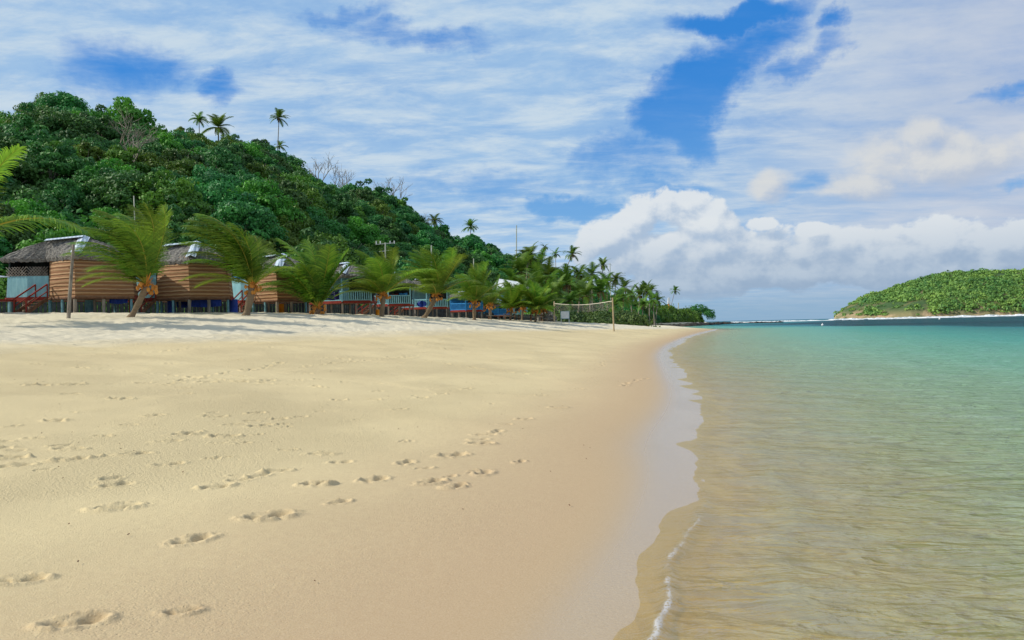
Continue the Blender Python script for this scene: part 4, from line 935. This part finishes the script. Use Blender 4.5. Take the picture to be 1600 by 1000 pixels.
# notice board
p = gp(883, 502, 93); root = empty('notice_board', p); tag(root, 'white notice board on two posts under the volleyball net', 'sign')
for x in (-.46, .46): mb = MB(); mb.box((x, 0, .55), (.07, .07, 1.9)); mb.build('leg', M_wpaint, root)
mb = MB(); mb.box((0, -.05, 1.05), (1.0, .04, .85)); bo = mb.build('panel', M_wpaint, root); mb = MB()
for a_, b_ in (((-.5, .62), (.5, .62)), ((-.5, 1.49), (.5, 1.49)), ((-.5, .6), (-.5, 1.5)), ((.5, .6), (.5, 1.5))): mb.beam((a_[0], -.06, a_[1]), (b_[0], -.06, b_[1]), .05)
mb.build('frame', M_bpost, bo)
# benches and picnic tables
def bench(px, D, L_, label, table=False, rz=0):
    p = gp(px, 498, D); root = empty('picnic_table' if table else 'bench', p, rz); tag(root, label, 'table' if table else 'bench', 'rough timber seats and tables at the end of the huts')
    if table:
        mb = MB(); [mb.box((0, y, .74), (L_, .17, .045)) for y in (-.3, -.1, .1, .3)]; mb.build('tabletop', M_post, root)
        for y in (-.7, .7): mb = MB(); mb.box((0, y, .45), (L_, .26, .045)); mb.build('seat', M_post, root)
        for x in (-L_*.36, L_*.36):
            mb = MB(); mb.beam((x, -.7, 0), (x, -.22, .72), .08); mb.beam((x, .7, 0), (x, .22, .72), .08); mb.beam((x, -.72, .40), (x, .72, .40), .06, .1); mb.build('leg', M_brown, root)
    else:
        mb = MB(); mb.box((0, 0, .48), (L_, .34, .06)); mb.build('seat', M_post, root)
        for x in (-L_*.42, 0, L_*.42): mb = MB(); mb.box((x, 0, .22), (.1, .26, .46)); mb.build('leg', M_brown, root)
bench(780, 88, 2.8, 'long pale plank bench left of the picnic tables'); bench(820, 92, 1.9, 'picnic table nearest the long plank bench', True, .1); bench(838, 96, 1.7, 'picnic table nearest the rubble heap', True, -.1); bench(797, 97, 1.6, 'picnic table half hidden behind the long plank bench', True, .05)
# white roofed building
p = at(800, 470, 140); z = float(hill(np.array([p[0]]), np.array([p[1]]))[0][0]); root = empty('house', (p[0], p[1], z)); tag(root, 'house with a white pitched roof among the palms', 'house')
zr = at(785, 434, 140)[2]-z; zl_ = at(785, 452, 140)[2]-z
mb = MB(); mb.box((0, 2.0, zl_/2-.2), (5.4, 4.5, zl_)); mb.build('wall', M_blue, root)
mb = MB(); mb.slab([(-4.0, -.8, zl_-.35), (4.0, -.8, zl_-.25), (1.0, 2.2, zr-.6), (-2.3, 2.2, zr)], .08); mb.slab([(4.0, -.8, zl_-.25), (4.0, 4.9, zl_-.25), (1.0, 2.2, zr-.6)], .08); mb.slab([(4.0, 5.0, zl_-.25), (-4.0, 5.0, zl_-.25), (-2.3, 2.2, zr), (1.0, 2.2, zr-.6)], .08); mb.slab([(-4.0, 5.0, zl_-.25), (-4.0, -.8, zl_-.35), (-2.3, 2.2, zr)], .08)
mb.build('roof', M_white, root)
for x in (-1.4, .9): mb = MB(); mb.box((x, -.27, zl_*.55), (.9, .06, 1.0)); mb.build('window', M_dark, root)
# things about the huts
def cloth(name, px, py, D, wd, ht, mat, label, cat, rounded=False, rz=0):
    c_ = at(px, py, D); mb = MB(); nx, nz = 12, 8; g = random.Random(px)
    for th in (0, .03):
        for j in range(nz+1):
            for i in range(nx+1):
                u = i/nx*2-1; t = j/nz; hw = wd/2*(math.sqrt(max(0.02, 1-(2*t-1)**2)) if rounded else 1); mb.v.append(Vector((u*hw, th+.07*math.sin(u*7+t*2), -ht/2+ht*t+(.06*u*u if not rounded else 0))))
    W = nx+1; N = W*(nz+1)
    for j in range(nz):
        for i in range(nx): a = j*W+i; mb.f.append([a, a+1, a+W+1, a+W]); mb.f.append([N+a, N+a+W, N+a+W+1, N+a+1])
    o = mb.build(name, mat); o.location = c_; o.rotation_euler[2] = rz; return tag(o, label, cat)
cloth('sarong', 517, 461.5, 62.6, 1.25, .78, M_navy, 'navy cloth with pale dots hanging on the open porch rail', 'cloth')
cloth('round_cloth', 659, 475, 76.5, .95, .62, M_tarp, 'round dark blue cloth hanging on the porch behind the leaning palm', 'cloth', True)
cloth('tarpaulin', 185, 467, 48.5, 1.0, .6, M_tarp, 'bright blue tarpaulin under the first hut floor', 'tarpaulin', rz=.3)
cloth('tarpaulin', 322, 474, 51.5, 1.9, .5, M_tarp, 'blue tarpaulin hung under the second hut', 'tarpaulin')
cloth('tarpaulin', 288, 475, 53.5, 1.0, .5, M_tarp, 'darker blue sheet left of the tarpaulin beneath the second hut', 'tarpaulin', rz=.5)
cloth('blue_towel', 630, 461, 73.5, .75, .32, M_blueb, 'blue towel over the rail of the hut behind the full green palm', 'towel')
cloth('red_towel', 617, 461, 73.4, .55, .2, M_red, 'dark red towel beside the blue towel on the porch', 'towel')
cloth('white_sheet', 512, 444, 64, .5, .4, M_wpaint, 'white sheet under the eave of the open porch hut', 'cloth')
def drum(px, D, h, r_, mat, label, cat='drum'):
    p = gp(px, 489, D); mb = MB(); mb.tube([(0, 0, -.05), (0, 0, h*.32), (0, 0, h*.33), (0, 0, h*.36), (0, 0, h*.66), (0, 0, h*.67), (0, 0, h*.70), (0, 0, h)], [r_, r_, r_*1.06, r_, r_, r_*1.06, r_, r_*.97], 16)
    o = mb.build('drum', mat); o.location = p; tag(o, label, cat)
drum(365, 52.5, .85, .28, M_tarp, 'blue drum standing just left of the thick trunked palm'); drum(141, 49, .85, .28, M_bpost, 'teal drum in the shade under the first hut'); drum(268, 52, .8, .26, M_tarp, 'blue drum beneath the left part of the second hut')
drum(440, 59.5, .7, .2, M_orange, 'orange drum glowing in the shade beneath the third hut'); drum(590, 66, .45, .16, M_orange, 'yellow orange drum at the foot of the full green palm')
# added near black plank backing, stands in for shade under and behind the huts
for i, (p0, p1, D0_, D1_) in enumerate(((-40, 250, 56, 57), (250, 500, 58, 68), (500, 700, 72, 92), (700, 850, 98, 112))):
    A = gp(p0, 490, D0_); B = gp(p1, 490, D1_); root = empty('shade_backing', A); tag(root, ('dark plank backing added as shade behind the leftmost huts', 'dark plank backing added as shade behind the second and third huts', 'dark plank backing added as shade behind the middle porches', 'dark plank backing added as shade behind the bright blue porches')[i], 'shade backing')
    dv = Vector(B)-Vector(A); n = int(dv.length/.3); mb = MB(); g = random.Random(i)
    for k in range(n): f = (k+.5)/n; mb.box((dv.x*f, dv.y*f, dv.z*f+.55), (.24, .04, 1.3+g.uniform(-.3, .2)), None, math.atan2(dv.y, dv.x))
    mb.build('shade_planks', M_dark, root); mb = MB(); mb.beam(Vector((0, .06, .8)), dv+Vector((0, .06, .8)), .06); mb.build('rail', M_brown, root)

# ------------------------------------------------------------------ far island, surf, buoys
isl = [(1290, 500), (1302, 496), (1306, 486), (1318, 477), (1340, 466), (1360, 457), (1380, 453), (1405, 445), (1420, 440), (1440, 434), (1470, 427), (1500, 423), (1560, 421), (1600, 420), (1700, 418), (1850, 428), (2000, 450), (2150, 480), (2300, 500)]
iS = np.array([(p-800)/F for p, _ in isl]); iH = np.array([max(0.0, at(p, y, 1300)[2]) for p, y in isl]); iH[0] = 0
def isle(s, D_):
    H = np.interp(s, iS, iH); wdt = 60+140*np.clip(H/60, 0, 1); t = (D_-1300)/wdt; f = np.where(t < 0, np.clip(1+t, 0, 1)**.62, np.clip(1-t*.6, 0, 1))
    x = s*D_; return (H-3)*f*(1+.06*vnoise(x, D_, 60, 95, 3))+vnoise(x, D_, 25, 96, 2)*1.5*np.clip(H/10, 0, 1)-.8
S = np.linspace(.385, 1.25, 520); Dd = np.linspace(1090, 1600, 90); SS, DD = np.meshgrid(S, Dd); Zi = isle(SS, DD); Xi = SS*DD
I = np.arange(SS.size).reshape(SS.shape); q = np.stack([I[:-1, :-1], I[:-1, 1:], I[1:, 1:], I[1:, :-1]], -1).reshape(-1, 4)
mi = newmat('island_soil'); P = geopos(); x_, y_, z_ = sep(P); er = noise(mapv(P, (1, 1, .5)), .03, 5).step(.45, .6)
pr(mix((z_*-1).step(-16, -3), mix(er*.4, (.05, .10, .03), (.30, .20, .10)), mix(er, (.22, .19, .09), (.44, .31, .18))), .95, bump(noise(P, .12, 5), 1, 3))
tag(link(bpy.data.objects.new('island_ground', np_mesh('island_ground', np.stack([Xi.ravel(), DD.ravel(), Zi.ravel()], 1), q, mi, None, True))), kind='structure')
gg = np.random.default_rng(5); n = 17000; s_ = gg.uniform(.402, .95, n); d_ = gg.uniform(1100, 1420, n); z_ = isle(s_, d_)
bare_ = (vnoise(s_*1300, d_, 40, 98, 2) > -.25) & (z_ < 24) & (s_ < .52); bare_ |= (z_ < 4.5)
spot = (np.hypot((s_-.5136)*1300, (z_-36)*1.2) < 5) | (np.hypot((s_-.612)*1300, (z_-64)*2.5) < 10) | (np.hypot((s_-.635)*1300, (z_-64.5)*2.5) < 7)
kq = ~(bare_ & (gg.uniform(0, 1, n) < .93)) & (z_ > .8) & ~spot; s_, d_, z_ = s_[kq], d_[kq], z_[kq]; n = len(s_)
cr = np.clip(gg.lognormal(.95, .42, n), 1.2, 7)*np.clip(z_/12+.35, .3, 1); ct = np.clip(gg.uniform(.1, .6, n)+.5*vnoise(s_*1300, d_, 45, 99, 4), 0, .85); m_ = 22
dd = gg.normal(size=(n, m_, 3)); dd[:, :, 2] = np.abs(dd[:, :, 2])*.9; dd /= np.linalg.norm(dd, axis=2)[:, :, None]
pos = np.stack([s_*d_, d_, z_], 1)[:, None, :]+dd*cr[:, None, None]*np.array([1, 1, .9]); nr = (dd+gg.normal(size=dd.shape)*.35).reshape(-1, 3); nr /= np.linalg.norm(nr, axis=1)[:, None]
V, Q, T = quads(gg, pos.reshape(-1, 3), nr, np.repeat(cr, m_)**.8*gg.uniform(.6, 1.1, n*m_), np.clip(np.repeat(ct, m_)+gg.uniform(0, .15, n*m_), 0, 1), .8)
tag(link(bpy.data.objects.new('island_forest', np_mesh('island_forest', V, Q, M_isl, {'tone': T}))), 'continuous green bush and forest covering the far island', 'forest', None, 'stuff')
M_foam = newmat('surf_foam'); pr((.80, .82, .82), .7)
V = []; Q = []; g = random.Random(3)
def surf(p0, p1, D0_, D1_, n, hmax, dens2=1.0):
    mb = MB()
    for i in range(n):
        f = g.random(); px = p0+(p1-p0)*f; D_ = D0_+(D1_-D0_)*f+g.uniform(-14, 14); p = at(px, 500, D_); hh = hmax*g.random()**1.6*(.5+.5*math.sin(px*.07)**2)+.25
        mb.blob((p[0], p[1], 0), (g.uniform(2, 7), g.uniform(.8, 2), hh), 4, .35, i)
    return mb
mb = surf(1108, 1640, 640, 760, 420, .55); m2_ = surf(1300, 1640, 1095, 1095, 420, 1.3); m3_ = surf(1420, 1640, 900, 880, 240, 1.7)
for o_ in (m2_, m3_):
    n0 = len(mb.v); mb.v += o_.v; mb.f += [[i+n0 for i in f_] for f_ in o_.f]
tag(mb.build('breaking_surf', M_foam), 'white surf breaking along the reef and the island shore', 'surf', None, 'stuff')
for px, py, D_, r_, lb in ((1285, 505.5, 190, .28, 'white buoy on the water left of the island'), (1468, 497.5, 400, .45, 'white buoy on dark water below the island')):
    p = at(px, py, D_); mb = MB(); mb.blob((0, 0, .1), (r_, r_, r_), 8, 0, 1); mb.tube([(0, 0, .1), (0, 0, r_*2.0)], r_*.2, 6); o = mb.build('buoy', M_wpaint, None, True); o.location = (p[0], p[1], 0); tag(o, lb, 'buoy')

# small flecks of drift litter on the sand
mb = MB(); g = random.Random(12)
for k in range(420):
    x = g.uniform(-16, 3); y = g.uniform(3.5, 46); z, d = base(np.array([x]), np.array([y]))
    if d[0] < 1.0: continue
    a = g.uniform(0, 6.28); L_ = g.uniform(.005, .018); p = Vector((x, y, float(z[0])+.012+.03*(float(z[0]) > 1.6))); mb.beam(p, p+Vector((math.cos(a)*L_, math.sin(a)*L_, .006)), g.uniform(.004, .008), .005)
tag(mb.build('drift_litter', M_brown), 'tiny dark twigs and leaf flecks scattered over the sand', 'litter', None, 'stuff')
